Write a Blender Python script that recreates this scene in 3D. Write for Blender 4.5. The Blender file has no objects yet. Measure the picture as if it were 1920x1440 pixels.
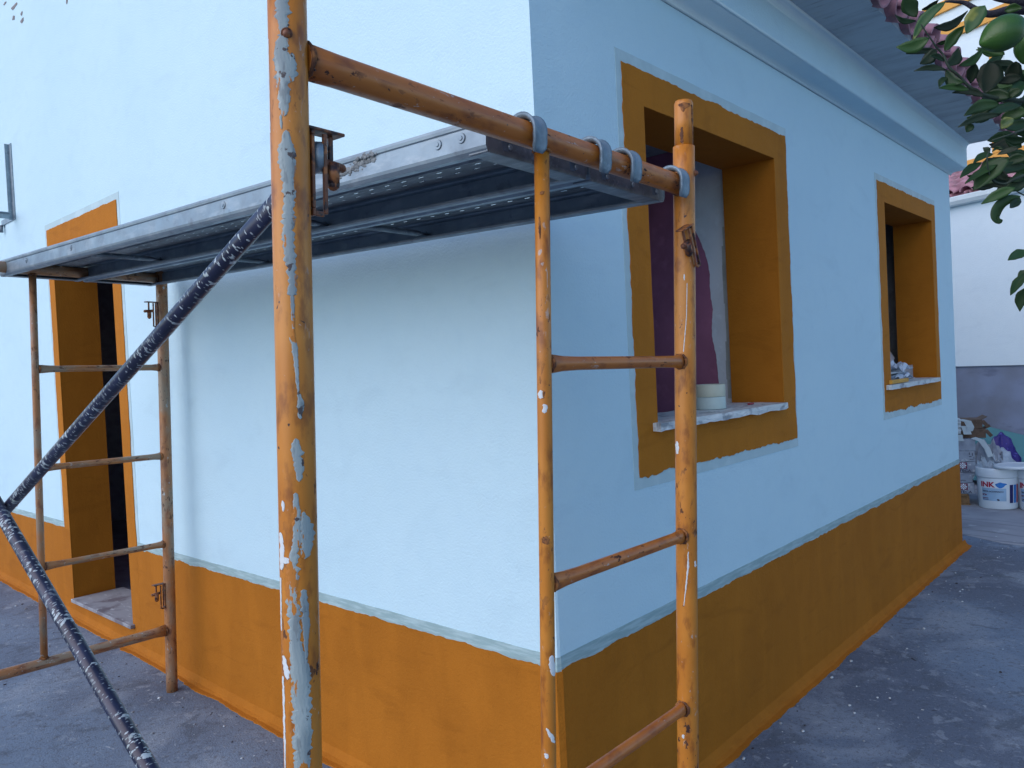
import bpy, bmesh, math, random
from mathutils import Vector, Matrix
import mathutils.noise as mn
random.seed(7)
PI = math.pi
scene = bpy.context.scene
COL = scene.collection

# ------------------------------------------------------------------ camera
F = 1455.3
CAM = Vector((-1.63044, -1.34053, 1.3981))
YAW, PITCH, ROLL = 0.73357, -0.02189, -0.04897
fw = Vector((math.cos(YAW) * math.cos(PITCH), math.sin(YAW) * math.cos(PITCH), math.sin(PITCH)))
r0 = fw.cross(Vector((0, 0, 1))).normalized()
u0 = r0.cross(fw)
RT = r0 * math.cos(ROLL) + u0 * math.sin(ROLL)
UP = -r0 * math.sin(ROLL) + u0 * math.cos(ROLL)
cd = bpy.data.cameras.new('camera')
cam = bpy.data.objects.new('camera', cd)
COL.objects.link(cam)
M = Matrix((RT, UP, -fw)).transposed().to_4x4()
M.translation = CAM
cam.matrix_world = M
cd.sensor_width = 36
cd.lens = F / 1920 * 36
cd.clip_start = 0.05
cd.clip_end = 500
scene.camera = cam

# ------------------------------------------------------------------ sky, sun, exposure
world = bpy.data.worlds.new('World')
scene.world = world
world.use_nodes = True
wn = world.node_tree
bg = wn.nodes['Background']
sky = wn.nodes.new('ShaderNodeTexSky')
sky.sky_type = 'NISHITA'
sky.sun_disc = False
SUN_EL, SUN_DIR = math.radians(33), Vector((-0.983, 0.18, 0))
sky.sun_elevation = SUN_EL
sky.sun_rotation = math.atan2(SUN_DIR.x, SUN_DIR.y)
sky.air_density = 1.0
sky.dust_density = 0.3
sky.ozone_density = 4.5
wn.links.new(sky.outputs[0], bg.inputs[0])
bg.inputs[1].default_value = 0.135
sd = bpy.data.lights.new('sun', 'SUN')
sd.energy = 1.5
sd.angle = math.radians(76)
sd.color = (1.0, 0.83, 0.75)
sun = bpy.data.objects.new('sun', sd)
COL.objects.link(sun)
sv = Vector((SUN_DIR.x * math.cos(SUN_EL), SUN_DIR.y * math.cos(SUN_EL), math.sin(SUN_EL)))
sun.rotation_euler = sv.to_track_quat('Z', 'Y').to_euler()
sun.location = (-6, 2, 6)
vs = scene.view_settings
vs.view_transform = 'Standard'
vs.look = 'None'
vs.exposure = 0.64
vs.gamma = 1
vs.use_curve_mapping = False
scene.cycles.max_bounces = 8
scene.cycles.diffuse_bounces = 5


def unproj(px, py, t):
    """point seen at photo pixel px,py at forward distance t (used to lay out traced outlines)"""
    return CAM + (fw * F + RT * (px - 960) - UP * (py - 720)) * (t / F)


# ------------------------------------------------------------------ object helpers
def tag(o, label=None, cat=None, group=None, kind=None):
    if label: o['label'] = label
    if cat: o['category'] = cat
    if group: o['group'] = group
    if kind: o['kind'] = kind
    return o


def empty(name, loc, label, cat, group=None):
    o = bpy.data.objects.new(name, None)
    COL.objects.link(o)
    o.location = loc
    o.empty_display_size = 0.1
    bpy.context.view_layer.update()
    return tag(o, label, cat, group)


class MB:
    def __init__(s):
        s.v = []; s.f = []; s.uv = []; s.sm = []; s.mi = []

    def face(s, idx, uv=None, smooth=False, mi=0):
        s.f.append(tuple(idx)); s.uv.append(uv); s.sm.append(smooth); s.mi.append(mi)

    def quad(s, a, b, c, d, smooth=False, mi=0):
        n = len(s.v); s.v += [Vector(a), Vector(b), Vector(c), Vector(d)]
        s.face((n, n + 1, n + 2, n + 3), None, smooth, mi)

    def box(s, lo, hi, mat=None, mi=0):
        n = len(s.v)
        P = [Vector((x, y, z)) for z in (lo[2], hi[2]) for y in (lo[1], hi[1]) for x in (lo[0], hi[0])]
        if mat is not None: P = [mat @ p for p in P]
        s.v += P
        for q in ((0, 2, 3, 1), (4, 5, 7, 6), (0, 1, 5, 4), (2, 6, 7, 3), (0, 4, 6, 2), (1, 3, 7, 5)):
            s.face([n + i for i in q], None, False, mi)

    def tube(s, pts, rad, seg=20, cap=True, up=None, mi=0, uvoff=0.0):
        """pts: list of points, rad: radius or list of r or (r_side, r_up)"""
        pts = [Vector(p) for p in pts]
        n = len(pts)
        if not isinstance(rad, (list,)): rad = [rad] * n
        base = len(s.v); L = 0; rings = []; Ls = []
        prev = None
        for i, p in enumerate(pts):
            if i == 0: d = pts[1] - p
            elif i == n - 1: d = p - pts[i - 1]
            else: d = (pts[i + 1] - pts[i - 1])
            d.normalize()
            if i: L += (p - pts[i - 1]).length
            Ls.append(L)
            if prev is None:
                a = Vector(up) if up is not None else (Vector((0, 0, 1)) if abs(d.z) < .9 else Vector((0, 1, 0)))
            else: a = prev
            b = d.cross(a).normalized(); a = b.cross(d).normalized(); prev = a
            r = rad[i]
            rs, ru = (r, r) if not isinstance(r, tuple) else r
            for k in range(seg):
                t = 2 * PI * k / seg
                s.v.append(p + b * (math.cos(t) * rs) + a * (math.sin(t) * ru))
        r00 = rad[0] if not isinstance(rad[0], tuple) else rad[0][0]
        for i in range(n - 1):
            for k in range(seg):
                k2 = (k + 1) % seg
                u1, u2 = 2 * PI * k / seg * r00, 2 * PI * (k + 1) / seg * r00
                s.face((base + i * seg + k, base + i * seg + k2, base + (i + 1) * seg + k2, base + (i + 1) * seg + k),
                       [(u1, Ls[i] + uvoff), (u2, Ls[i] + uvoff), (u2, Ls[i + 1] + uvoff), (u1, Ls[i + 1] + uvoff)], True, mi)
        if cap:
            s.face([base + k for k in range(seg)][::-1], None, False, mi)
            s.face([base + (n - 1) * seg + k for k in range(seg)], None, False, mi)

    def prism(s, poly, d, mi=0):
        """poly: list of 3d points (planar), extruded by vector d"""
        n = len(s.v); k = len(poly); d = Vector(d)
        s.v += [Vector(p) for p in poly] + [Vector(p) + d for p in poly]
        s.face([n + i for i in range(k)][::-1], None, False, mi)
        s.face([n + k + i for i in range(k)], None, False, mi)
        for i in range(k):
            j = (i + 1) % k
            s.face((n + i, n + j, n + k + j, n + k + i), None, False, mi)

    def sphere(s, c, r, sc=(1, 1, 1), seg=14, rings=9, mi=0, jit=0):
        n = len(s.v); c = Vector(c)
        for i in range(rings + 1):
            th = PI * i / rings
            for k in range(seg):
                ph = 2 * PI * k / seg
                d = Vector((math.sin(th) * math.cos(ph), math.sin(th) * math.sin(ph), math.cos(th)))
                rr = r * (1 + (jit * mn.noise(d * 2.3 + c * 3) if jit else 0))
                s.v.append(c + Vector((d.x * sc[0], d.y * sc[1], d.z * sc[2])) * rr)
        for i in range(rings):
            for k in range(seg):
                k2 = (k + 1) % seg
                s.face((n + i * seg + k, n + (i + 1) * seg + k, n + (i + 1) * seg + k2, n + i * seg + k2), None, True, mi)

    def build(s, name, mats, parent=None, bevel=0, solid=0, fix=True, weld=False):
        me = bpy.data.meshes.new(name)
        me.from_pydata([tuple(v) for v in s.v], [], s.f)
        if not isinstance(mats, (list, tuple)): mats = [mats]
        for m in mats: me.materials.append(m)
        me.polygons.foreach_set('use_smooth', s.sm)
        me.polygons.foreach_set('material_index', s.mi)
        if any(u is not None for u in s.uv):
            uvl = me.uv_layers.new(name='UVMap')
            li = 0
            for f, u in zip(s.f, s.uv):
                for k in range(len(f)):
                    uvl.data[li].uv = u[k] if u is not None else (0, 0)
                    li += 1
        if fix:
            bm = bmesh.new(); bm.from_mesh(me)
            if solid or weld: bmesh.ops.remove_doubles(bm, verts=bm.verts, dist=2e-5)
            bmesh.ops.recalc_face_normals(bm, faces=bm.faces)
            bm.to_mesh(me); bm.free()
        me.update()
        o = bpy.data.objects.new(name, me)
        COL.objects.link(o)
        if parent is not None:
            o.parent = parent
            o.matrix_parent_inverse = parent.matrix_world.inverted()
        if solid:
            m = o.modifiers.new('solid', 'SOLIDIFY'); m.thickness = solid; m.offset = 0
        if bevel:
            m = o.modifiers.new('bevel', 'BEVEL'); m.width = bevel; m.segments = 2; m.limit_method = 'ANGLE'; m.angle_limit = math.radians(35)
        return o


def copy_tree(o, parent=None):
    c = o.copy(); COL.objects.link(c)
    if parent is not None: c.parent = parent
    for ch in list(o.children): copy_tree(ch, c)
    return c


# ------------------------------------------------------------------ materials
class Mat:
    def __init__(s, name, base, rough=0.7, metal=0.0, spec=0.4, coord='Object'):
        s.m = bpy.data.materials.new(name); s.m.use_nodes = True
        s.nt = s.m.node_tree; s.N = s.nt.nodes; s.L = s.nt.links
        s.b = s.N['Principled BSDF']
        s.b.inputs['Roughness'].default_value = rough
        s.b.inputs['Metallic'].default_value = metal
        s.b.inputs['Specular IOR Level'].default_value = spec
        tc = s.N.new('ShaderNodeTexCoord'); s.co = tc.outputs[coord]
        rgb = s.N.new('ShaderNodeRGB'); rgb.outputs[0].default_value = (*base, 1); s.c = rgb.outputs[0]
        s.h = None

    def mapping(s, scale, loc=(0, 0, 0), rot=(0, 0, 0)):
        mp = s.N.new('ShaderNodeMapping'); mp.inputs['Scale'].default_value = scale
        mp.inputs['Location'].default_value = loc; mp.inputs['Rotation'].default_value = rot
        s.L.new(s.co, mp.inputs['Vector']); return mp.outputs[0]

    def noise(s, scale, detail=4, rough=.55, stretch=None, dist=0, loc=(0, 0, 0), rot=(0, 0, 0)):
        n = s.N.new('ShaderNodeTexNoise'); n.inputs['Scale'].default_value = scale
        n.inputs['Detail'].default_value = detail; n.inputs['Roughness'].default_value = rough
        n.inputs['Distortion'].default_value = dist
        s.L.new(s.mapping(stretch or (1, 1, 1), loc, rot), n.inputs['Vector']); return n.outputs['Fac']

    def voronoi(s, scale, stretch=None, rand=1.0, loc=(0, 0, 0), warp=0, rot=(0, 0, 0)):
        v = s.N.new('ShaderNodeTexVoronoi'); v.inputs['Scale'].default_value = scale
        v.inputs['Randomness'].default_value = rand
        vec = s.mapping(stretch or (1, 1, 1), loc, rot)
        if warp:
            n = s.N.new('ShaderNodeTexNoise'); n.inputs['Scale'].default_value = scale * 1.3; n.inputs['Detail'].default_value = 3
            s.L.new(vec, n.inputs['Vector'])
            ma = s.N.new('ShaderNodeVectorMath'); ma.operation = 'MULTIPLY_ADD'
            s.L.new(n.outputs['Color'], ma.inputs[0]); ma.inputs[1].default_value = (warp / scale,) * 3; s.L.new(vec, ma.inputs[2])
            vec = ma.outputs[0]
        s.L.new(vec, v.inputs['Vector']); return v.outputs['Distance'], v.outputs['Color']

    def ramp(s, fac, a, b, lo=0.0, hi=1.0):
        r = s.N.new('ShaderNodeMapRange'); r.inputs['From Min'].default_value = a; r.inputs['From Max'].default_value = b
        r.inputs['To Min'].default_value = lo; r.inputs['To Max'].default_value = hi; r.interpolation_type = 'SMOOTHSTEP'
        s.L.new(fac, r.inputs['Value']); return r.outputs[0]

    def math(s, op, a, b):
        n = s.N.new('ShaderNodeMath'); n.operation = op
        for i, x in enumerate((a, b)):
            if isinstance(x, (int, float)): n.inputs[i].default_value = x
            else: s.L.new(x, n.inputs[i])
        return n.outputs[0]

    def mix(s, fac, col):
        mx = s.N.new('ShaderNodeMix'); mx.data_type = 'RGBA'
        if isinstance(fac, (int, float)): mx.inputs[0].default_value = fac
        else: s.L.new(fac, mx.inputs[0])
        s.L.new(s.c, mx.inputs[6])
        if isinstance(col, tuple): mx.inputs[7].default_value = (*col, 1)
        else: s.L.new(col, mx.inputs[7])
        s.c = mx.outputs[2]; return s

    def layer(s, col, scale, a, b, detail=4, stretch=None, dist=0, loc=(0, 0, 0), amount=1.0, rough=.55):
        f = s.ramp(s.noise(scale, detail, rough, stretch, dist, loc), a, b, 0, amount)
        s.mix(f, col); s.last = f; return s

    def bump(s, fac, strength, dist):
        b = s.N.new('ShaderNodeBump'); b.inputs['Strength'].default_value = strength; b.inputs['Distance'].default_value = dist
        s.L.new(fac, b.inputs['Height'])
        if s.h is not None: s.L.new(s.h, b.inputs['Normal'])
        s.h = b.outputs[0]; return s

    def rough(s, fac, a, b):
        s.L.new(s.ramp(fac, 0, 1, a, b), s.b.inputs['Roughness']); return s

    def done(s):
        s.L.new(s.c, s.b.inputs['Base Color'])
        if s.h is not None: s.L.new(s.h, s.b.inputs['Normal'])
        return s.m


def simple(name, col, rough=.7, var=.25, scale=12, spec=.4, bump=.25, metal=0, bdist=.002, bscale=None):
    m = Mat(name, col, rough, metal, spec)
    m.layer(tuple(c * (1 - var) for c in col), scale, .35, .7, 4)
    m.layer(tuple(min(1, c * (1 + var)) for c in col), scale * 2.7, .55, .75, 3, amount=.6)
    m.bump(m.noise(bscale or scale * 6, 3), bump, bdist)
    return m.done()


def plaster(name, base, dark, stip=1.0, spec=.25, loc=(0, 0, 0)):
    m = Mat(name, base, .75, spec=spec)
    m.layer(dark, 1.3, .35, .75, 4, amount=.5, loc=loc)
    m.layer(dark, 14, .45, .7, 5, amount=.25, loc=loc)
    m.layer(tuple(c * .90 for c in dark), 3.5, .52, .78, 5, amount=.35, loc=(4, 2, 7), stretch=(1, 1, 2.2), dist=.8)
    if 'ochre' in name:
        m.layer(tuple(c * 1.22 for c in base), 7, .45, .66, 5, amount=.3, stretch=(1, 1, .3), loc=(3, 8, 1), dist=.5)
        m.layer(tuple(c * .78 for c in dark), 5, .56, .70, 5, amount=.3, stretch=(.6, .6, 2.4), loc=(7, 1, 2), dist=1.2)
        m.bump(m.noise(34, 4, .6, (1, 1, .25)), .3, .0025)
    m.bump(m.noise(1.6, 3, .5), .5, .03)
    m.bump(m.noise(9, 3, .5, (1, 1, .5), .5), .35, .004)
    m.bump(m.noise(120, 3, .6), .7 * stip, .0030)
    m.bump(m.noise(360, 2, .6), .5 * stip, .0012)
    return m.done()


WHITE = plaster('white_wall_paint', (.535, .75, .84), (.485, .705, .81))
DADO = plaster('ochre_paint', (.395, .142, .014), (.325, .112, .010), spec=.12)
DADO_LIT = plaster('ochre_paint_lit', (.45, .165, .016), (.37, .13, .012), spec=.12)  # dado ochre in a lighter tone: stronger light higher up painted into the colour
STRIPM = Mat('grey_primer_strip', (.28, .42, .44), .6)
STRIPM.layer((.42, .58, .61), 9, .4, .65, 4, stretch=(1, 1, 9), amount=.8)
STRIPM.layer((.26, .36, .36), 5, .5, .8, 4, stretch=(1, 1, 6), amount=.5)
STRIPM.bump(STRIPM.noise(60, 3, .6, (1, 1, 5)), .4, .002)
STRIPM = STRIPM.done()
WSTRIP = Mat('white_primer_strip', (.42, .58, .62), .6)
WSTRIP.layer((.50, .66, .70), 10, .45, .65, 4, amount=.8)
WSTRIP.bump(WSTRIP.noise(70, 3, .6), .4, .002)
WSTRIP = WSTRIP.done()

g = Mat('concrete_ground', (.18, .25, .34), .85, spec=.3)
g.layer((.12, .155, .215), .8, .38, .62, 5)
g.layer((.27, .33, .40), 2.2, .5, .68, 6, amount=.8, dist=.6)
g.layer((.09, .115, .15), 5.5, .56, .66, 6, amount=.6, dist=1.0)
g.layer((.32, .38, .44), 13, .60, .68, 5, amount=.5, dist=.4)
g.layer((.085, .10, .13), 45, .5, .75, 3, amount=.7)
g.layer((.24, .29, .34), 90, .55, .75, 2, amount=.65)
g.layer((.05, .06, .085), 160, .55, .72, 2, amount=.6)
vd, vc = g.voronoi(9, warp=1.2, stretch=(1, 1, 1))
sp = N = g.ramp(vd, .10, .03)
sel = g.ramp(g.noise(3.1, 2), .36, .5)
g.mix(g.math('MULTIPLY', g.math('MULTIPLY', sp, sel), .75), (.42, .48, .52))
vd2, _ = g.voronoi(30, warp=1.6, loc=(3, 1, 0), stretch=(1, .55, 1), rot=(0, 0, .7))
sel2 = g.ramp(g.noise(5.5, 3, loc=(9, 2, 0)), .38, .56)
g.mix(g.math('MULTIPLY', g.math('MULTIPLY', g.ramp(vd2, .17, .06), sel2), .7), (.40, .46, .50))
vd3, _ = g.voronoi(4.2, warp=1.5, loc=(1, 7, 0))
g.mix(g.math('MULTIPLY', g.ramp(vd3, .05, .03), .85), (.03, .03, .04))
g.bump(g.noise(130, 4, .65), .8, .006)
g.bump(g.noise(3, 4, .6), .4, .02)
GROUND = g.done()
g = Mat('smooth_cement', (.30, .32, .36), .75)
g.layer((.20, .215, .25), 1.6, .4, .7, 5)
g.layer((.14, .15, .18), 3, .56, .66, 5, stretch=(3.6, .5, 1), dist=.6, amount=.7)
g.layer((.42, .46, .50), 6, .62, .72, 4, amount=.6)
g.bump(g.noise(90, 3), .3, .003)
CEMENT = g.done()

g = Mat('soffit_concrete', (.44, .53, .57), .9)
g.layer((.36, .43, .47), 3, .4, .7, 5, stretch=(5, 1, 1))
g.layer((.20, .23, .26), 8, .58, .74, 5, stretch=(6, .8, 1), amount=.7)
g.layer((.40, .44, .46), 6, .6, .75, 4, stretch=(3, .6, 1), amount=.5)
g.bump(g.noise(24, 4, .6, (6, 1, 1)), .5, .003)
SOFFIT = g.done()

g = Mat('clay_tile', (.42, .22, .27), .8)
g.layer((.25, .12, .15), 7, .4, .7, 5)
g.layer((.52, .32, .34), 22, .5, .75, 4, amount=.6)
g.layer((.10, .07, .08), 11, .58, .72, 4, amount=.6)
g.bump(g.noise(90, 3), .4, .002)
TILE = g.done()


def scaff_paint(name, base, base2, wear, light_amt, rust_amt, seed):
    """orange scaffold enamel with chips, rust and drips of old plaster; UV = (arc, length) in metres"""
    m = Mat(name, base, .42, spec=.5, coord='UV')
    L = (seed, seed * 1.7, 0)
    m.layer(base2, 6, .4, .65, 3, loc=L, stretch=(1.5, 1, 1))
    m.layer((base[0] * .45, base[1] * .36, base[2] * .5), 26, .50, .70, 5, loc=L, stretch=(1.5, .6, 1), amount=wear * .8)
    # pale scratches / dried splashes
    f = m.ramp(m.noise(48, 4, .6, (1.6, .7, 1), .6, L), .63, .68)
    f2 = m.ramp(m.noise(5, 2, .5, (1, 1, 1), 0, (seed + 3, 1, 0)), .45, .6)
    m.mix(m.math('MULTIPLY', m.math('MULTIPLY', f, f2), light_amt), (.42, .50, .52))
    vd, _ = m.voronoi(70, warp=1.3, loc=(seed, 5, 0), stretch=(1, .55, 1))
    m.mix(m.math('MULTIPLY', m.ramp(vd, .10, .05), m.math('MULTIPLY', m.ramp(m.noise(14, 2, loc=L), .42, .56), light_amt)), (.52, .56, .54))
    # rust chips
    c1 = m.ramp(m.noise(58, 5, .62, (1.3, .62, 1), 0, (seed * 2, 4, 0)), .575, .61)
    c2 = m.ramp(m.noise(5, 3, .5, (1, 1, 1), 0, (seed, 9, 0)), .46, .60)
    rf = m.math('MULTIPLY', m.math('MULTIPLY', c1, c2), rust_amt)
    m.mix(rf, (.045, .018, .014))
    vd, _ = m.voronoi(34, warp=1.0, loc=(seed, 2, 0))
    r2 = m.math('MULTIPLY', m.ramp(vd, .10, .06), rust_amt)
    m.mix(r2, (.035, .015, .012))
    m.bump(rf, .5, -.0006)
    m.bump(m.noise(160, 3), .15, .0006)
    m.bump(m.noise(30, 3, .6, (1, .5, 1)), .2, .0008)
    m.rough(rf, .36, .85)
    return m.done()


POST = scaff_paint('orange_enamel', (.48, .172, .016), (.55, .215, .026), 1.0, .55, 1.0, 1.0)
RAIL = scaff_paint('orange_enamel_worn', (.44, .145, .022), (.37, .115, .02), .9, .55, 1.0, 4.3)
FARP = scaff_paint('faded_enamel', (.36, .16, .06), (.27, .21, .145), 1.0, 1.0, .8, 8.1)

g = Mat('old_grey_paint', (.29, .36, .365), .6, coord='Object')
g.layer((.22, .28, .30), 40, .45, .65, 5, stretch=(1, 1, .18))
g.layer((.42, .50, .50), 30, .55, .72, 4, stretch=(1, 1, .3), amount=.8)
g.layer((.46, .17, .024), 34, .585, .60, 5, stretch=(1.4, 1.4, .5), loc=(3, 3, 3))
g.layer((.05, .03, .03), 55, .62, .66, 4, amount=.9)
g.layer((.16, .19, .20), 90, .56, .64, 3, amount=.6, stretch=(1, 1, .3))
g.bump(g.noise(60, 4, .6, (1, 1, .25)), .6, .0012)
FLAKE = g.done()
g = Mat('white_splash', (.62, .68, .70), .5)
g.bump(g.noise(120, 3), .3, .001)
SPLASH = g.done()
g = Mat('weld_rust', (.10, .04, .02), .8)
g.layer((.30, .12, .035), 60, .45, .6, 4)
g.bump(g.noise(140, 4), .8, .002)
WELD = g.done()

g = Mat('dark_tube', (.008, .011, .034), .36, spec=.55, coord='UV')
g.layer((.020, .028, .07), 9, .4, .7, 4, amount=.8)
cl = g.ramp(g.noise(11, 3, loc=(5, 5, 0)), .40, .56, .25, 1)
sfs = []
for (sc_, lo_, hi_, st_, lc_, wp_, col_) in ((105, .27, .19, (1, .6, 1), (2, 3, 0), 1.5, (.40, .49, .52)), (60, .22, .16, (1, .7, 1), (8, 2, 0), 2.2, (.34, .42, .45)),
                                        (210, .27, .19, (1, .8, 1), (7, 1, 0), .8, (.42, .50, .54)), (34, .14, .10, (1, .7, 1), (3, 12, 0), 2.0, (.30, .37, .38))):
    vd, _ = g.voronoi(sc_, warp=wp_, stretch=st_, loc=lc_, rot=(0, 0, .3))
    f_ = g.math('MULTIPLY', g.ramp(vd, lo_, hi_), cl)
    g.mix(f_, col_); g.bump(f_, .5, .0008)
BRACE = g.done()

g = Mat('galvanised_steel', (.27, .35, .40), .45, metal=.5)
g.layer((.19, .25, .30), 9, .35, .7, 5, amount=.8)
g.layer((.40, .47, .51), 40, .5, .7, 4, amount=.5, stretch=(1, .3, 1))
g.layer((.16, .19, .22), 26, .6, .72, 5, amount=.6)
g.bump(g.noise(60, 4, .6), .25, .0015)
g.rough(g.noise(18, 3), .3, .62)
GALV = g.done()
g = Mat('dirty_galvanised', (.20, .24, .27), .5, metal=.45)
g.layer((.11, .135, .16), 7, .35, .65, 5, amount=.9, stretch=(3, 1, 3))
g.layer((.30, .35, .38), 30, .55, .7, 4, amount=.6, stretch=(3, .6, 3))
g.bump(g.noise(50, 4, .6, (2, .5, 2)), .3, .002)
GALVD = g.done()
HOOKM = simple('hook_steel', (.20, .28, .34), .5, .3, 30, metal=.35, bump=.5)
g = Mat('dried_mortar', (.22, .25, .26), .9)
g.layer((.12, .14, .15), 60, .45, .65, 4)
g.bump(g.noise(120, 4), .9, .004)
MORTAR = g.done()
g = Mat('rusty_clip', (.16, .055, .022), .5, spec=.5)
g.layer((.36, .13, .035), 50, .5, .62, 4)
g.layer((.03, .015, .015), 70, .5, .62, 4)
g.bump(g.noise(120, 4), .5, .001)
CLIP = g.done()


DARKROOM = simple('interior_plaster', (.30, .34, .38), .9)
PINK = simple('pink_wall_paint', (.38, .15, .25), .8, .2, 5)
FILLER = simple('joint_filler', (.66, .74, .80), .8, .12, 8)
FILLERD = simple('rough_render', (.40, .45, .45), .9, .2, 9)
MARBLE = Mat('taped_marble_sill', (.60, .67, .68), .45)
MARBLE.layer((.25, .29, .33), 12, .5, .68, 5, stretch=(1, 2.5, 1), dist=.8)
MARBLE.layer((.80, .84, .84), 9, .55, .7, 4, stretch=(.4, 2, 2), dist=.5)
MARBLE.bump(MARBLE.noise(26, 4, .55, (.5, 1.6, 2), 1.2), .9, .008)
MARBLE = MARBLE.done()
SLAB = Mat('threshold_stone', (.30, .32, .35), .7)
SLAB.layer((.16, .15, .17), 6, .45, .65, 5)
SLAB.layer((.50, .55, .58), 14, .6, .72, 5, stretch=(3, 1, 1))
SLAB.bump(SLAB.noise(40, 4), .4, .004)
SLAB = SLAB.done()
UNPAINTED = Mat('grey_render', (.15, .175, .225), .9)
UNPAINTED.layer((.20, .25, .36), 1.1, .4, .65, 4)
UNPAINTED.layer((.10, .12, .18), 2.6, .56, .72, 5, stretch=(1, 1, 3), amount=.7)
UNPAINTED.bump(UNPAINTED.noise(50, 4), .3, .004)
UNPAINTED = UNPAINTED.done()
NWHITE = plaster('neighbour_white', (.62, .74, .79), (.56, .69, .76))
NOCHRE = plaster('neighbour_ochre', (.62, .33, .08), (.54, .27, .06))
GUTTER = simple('gutter_paint', (.60, .70, .72), .4, .1, 6)
BARK = simple('bark', (.035, .035, .05), .9, .35, 30, bump=.9, bdist=.004)
TWIG = simple('green_twig', (.03, .05, .035), .7, .3, 40)
LEAF = Mat('lime_leaf', (.010, .032, .009), .45, spec=.3)
LEAF.layer((.022, .060, .014), 5, .4, .7, 2)
LEAF.layer((.014, .04, .016), 12, .45, .7, 2, amount=.4)
LEAF = LEAF.done()
LEAFY = Mat('yellowing_leaf', (.025, .075, .022), .45, spec=.35)
LEAFY.layer((.17, .19, .035), 14, .5, .68, 3)
LEAFY = LEAFY.done()
LEAF2 = simple('lime_leaf_light', (.024, .070, .014), .45, .3, 6, spec=.35)
LEAF3 = simple('lime_leaf_dark', (.009, .024, .010), .5, .3, 6, spec=.3)
FRUIT = Mat('green_fruit', (.035, .11, .010), .4, spec=.5)
FRUIT.layer((.025, .08, .012), 8, .4, .65, 3)
FRUIT.bump(FRUIT.noise(260, 2), .4, .0015)
FRUIT = FRUIT.done()
PLASTIC = simple('white_plastic', (.56, .66, .74), .35, .06, 5, bump=.05)
INKRED = simple('label_red', (.34, .012, .05), .5, .1)
INKNAVY = simple('label_navy', (.012, .015, .10), .5, .1)
INKBLUE = simple('label_blue', (.02, .17, .52), .5, .1)
INKPALE = simple('label_pale_blue', (.26, .42, .60), .5, .12)
INKDARK = simple('print_dark', (.03, .035, .07), .6, .1)
LOGORED = simple('box_logo', (.13, .02, .06), .6, .1)
CARDG = Mat('grey_carton', (.24, .29, .36), .7)
CARDG.layer((.15, .18, .24), 9, .4, .7, 5)
CARDG.layer((.45, .49, .53), 20, .58, .72, 4)
CARDG.bump(CARDG.noise(14, 4, .6), .6, .008)
CARDG = CARDG.done()
CARDB = simple('brown_carton', (.11, .075, .055), .8, .35, 14)
WOODP = simple('pallet_wood', (.22, .13, .06), .8, .35, 20)
STYRO = simple('white_foam_strip', (.36, .45, .50), .7, .12, 10)
TEAL = simple('green_board', (.055, .20, .23), .55, .2, 3)
PURPLE = Mat('purple_bag', (.025, .018, .17), .45)
PURPLE.layer((.10, .10, .42), 26, .60, .68, 4)
PURPLE.layer((.02, .015, .12), 12, .5, .7, 4)
PURPLE.bump(PURPLE.noise(18, 4), .8, .02)
PURPLE = PURPLE.done()
BAGW = simple('white_bag', (.36, .46, .56), .5, .15, 8, bump=.9, bdist=.02)
CREAM = simple('masking_tape', (.55, .58, .47), .6, .06, 30)
PALETAPE = simple('pale_tape', (.50, .62, .60), .6, .06, 30)
ALU = simple('aluminium_profile', (.42, .50, .58), .35, .12, 12, metal=.6)
PAPER = simple('crumpled_film', (.50, .60, .72), .4, .15, 14, bump=.8, bdist=.006)
YELLOW = simple('yellow_wood', (.60, .33, .05), .6, .15, 20)
REDM = simple('red_plastic', (.35, .03, .06), .5)
PEEL = simple('bare_plaster', (.25, .24, .25), .9, .3, 30)

# ------------------------------------------------------------------ ground (structure)
G0, GY = -0.03625, 0.02069


def gz(y): return G0 + GY * y


mb = MB()
mb.quad((-60, -60, gz(-60)), (80, -60, gz(-60)), (80, 80, gz(80)), (-60, 80, gz(80)))
tag(mb.build('ground', GROUND), kind='structure')
mb = MB()
yy = [-3.2, 5.5]
edge = [(4.9 + .55 * (y < -1.5) - .0 + .10 * math.sin(y * 2.1) + .05 * math.sin(y * 7), y) for y in [yy[0] + i * .3 for i in range(30)]]
poly = [(x, y, gz(y) + .004) for x, y in edge] + [(9, 5.5, gz(5.5) + .004), (9, -3.2, gz(-3.2) + .004)]
mb.prism(poly, (0, 0, -.02))
tag(mb.build('cement_paving', CEMENT), kind='structure')

# ------------------------------------------------------------------ the house
LX = 4.542
ZD = 0.562
TH = 0.228
house = empty('house', (0, 0, 0), 'white rendered cottage with ochre dado and ochre window surrounds being repainted', 'house')


def R(a, b, off): return Vector((a, -off, b))      # right wall plane
def Lw(a, b, off): return Vector((-off, a, b))     # left wall plane


def wall_mesh(mb, fn, us, top, z0, holes, thick):
    """cells between us / zs with rectangular holes; top: function of u"""
    zs = sorted(set([z0] + [h[2] for h in holes] + [h[3] for h in holes]))
    zs = [z for z in zs if z >= z0]
    ucuts = sorted(set(us + [h[0] for h in holes] + [h[1] for h in holes]))
    for i in range(len(ucuts) - 1):
        a, b = ucuts[i], ucuts[i + 1]
        for k in range(len(zs)):
            lo = zs[k]
            mid = ((a + b) / 2)
            if k + 1 < len(zs):
                h1 = h2 = zs[k + 1]
            else:
                h1, h2 = top(a), top(b)
            zc = (lo + min(h1, h2)) / 2
            if any(h[0] < mid < h[1] and h[2] < zc < h[3] for h in holes): continue
            for off in (0, -thick):
                mb.quad(fn(a, lo, off), fn(b, lo, off), fn(b, h2, off), fn(a, h1, off))


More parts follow.
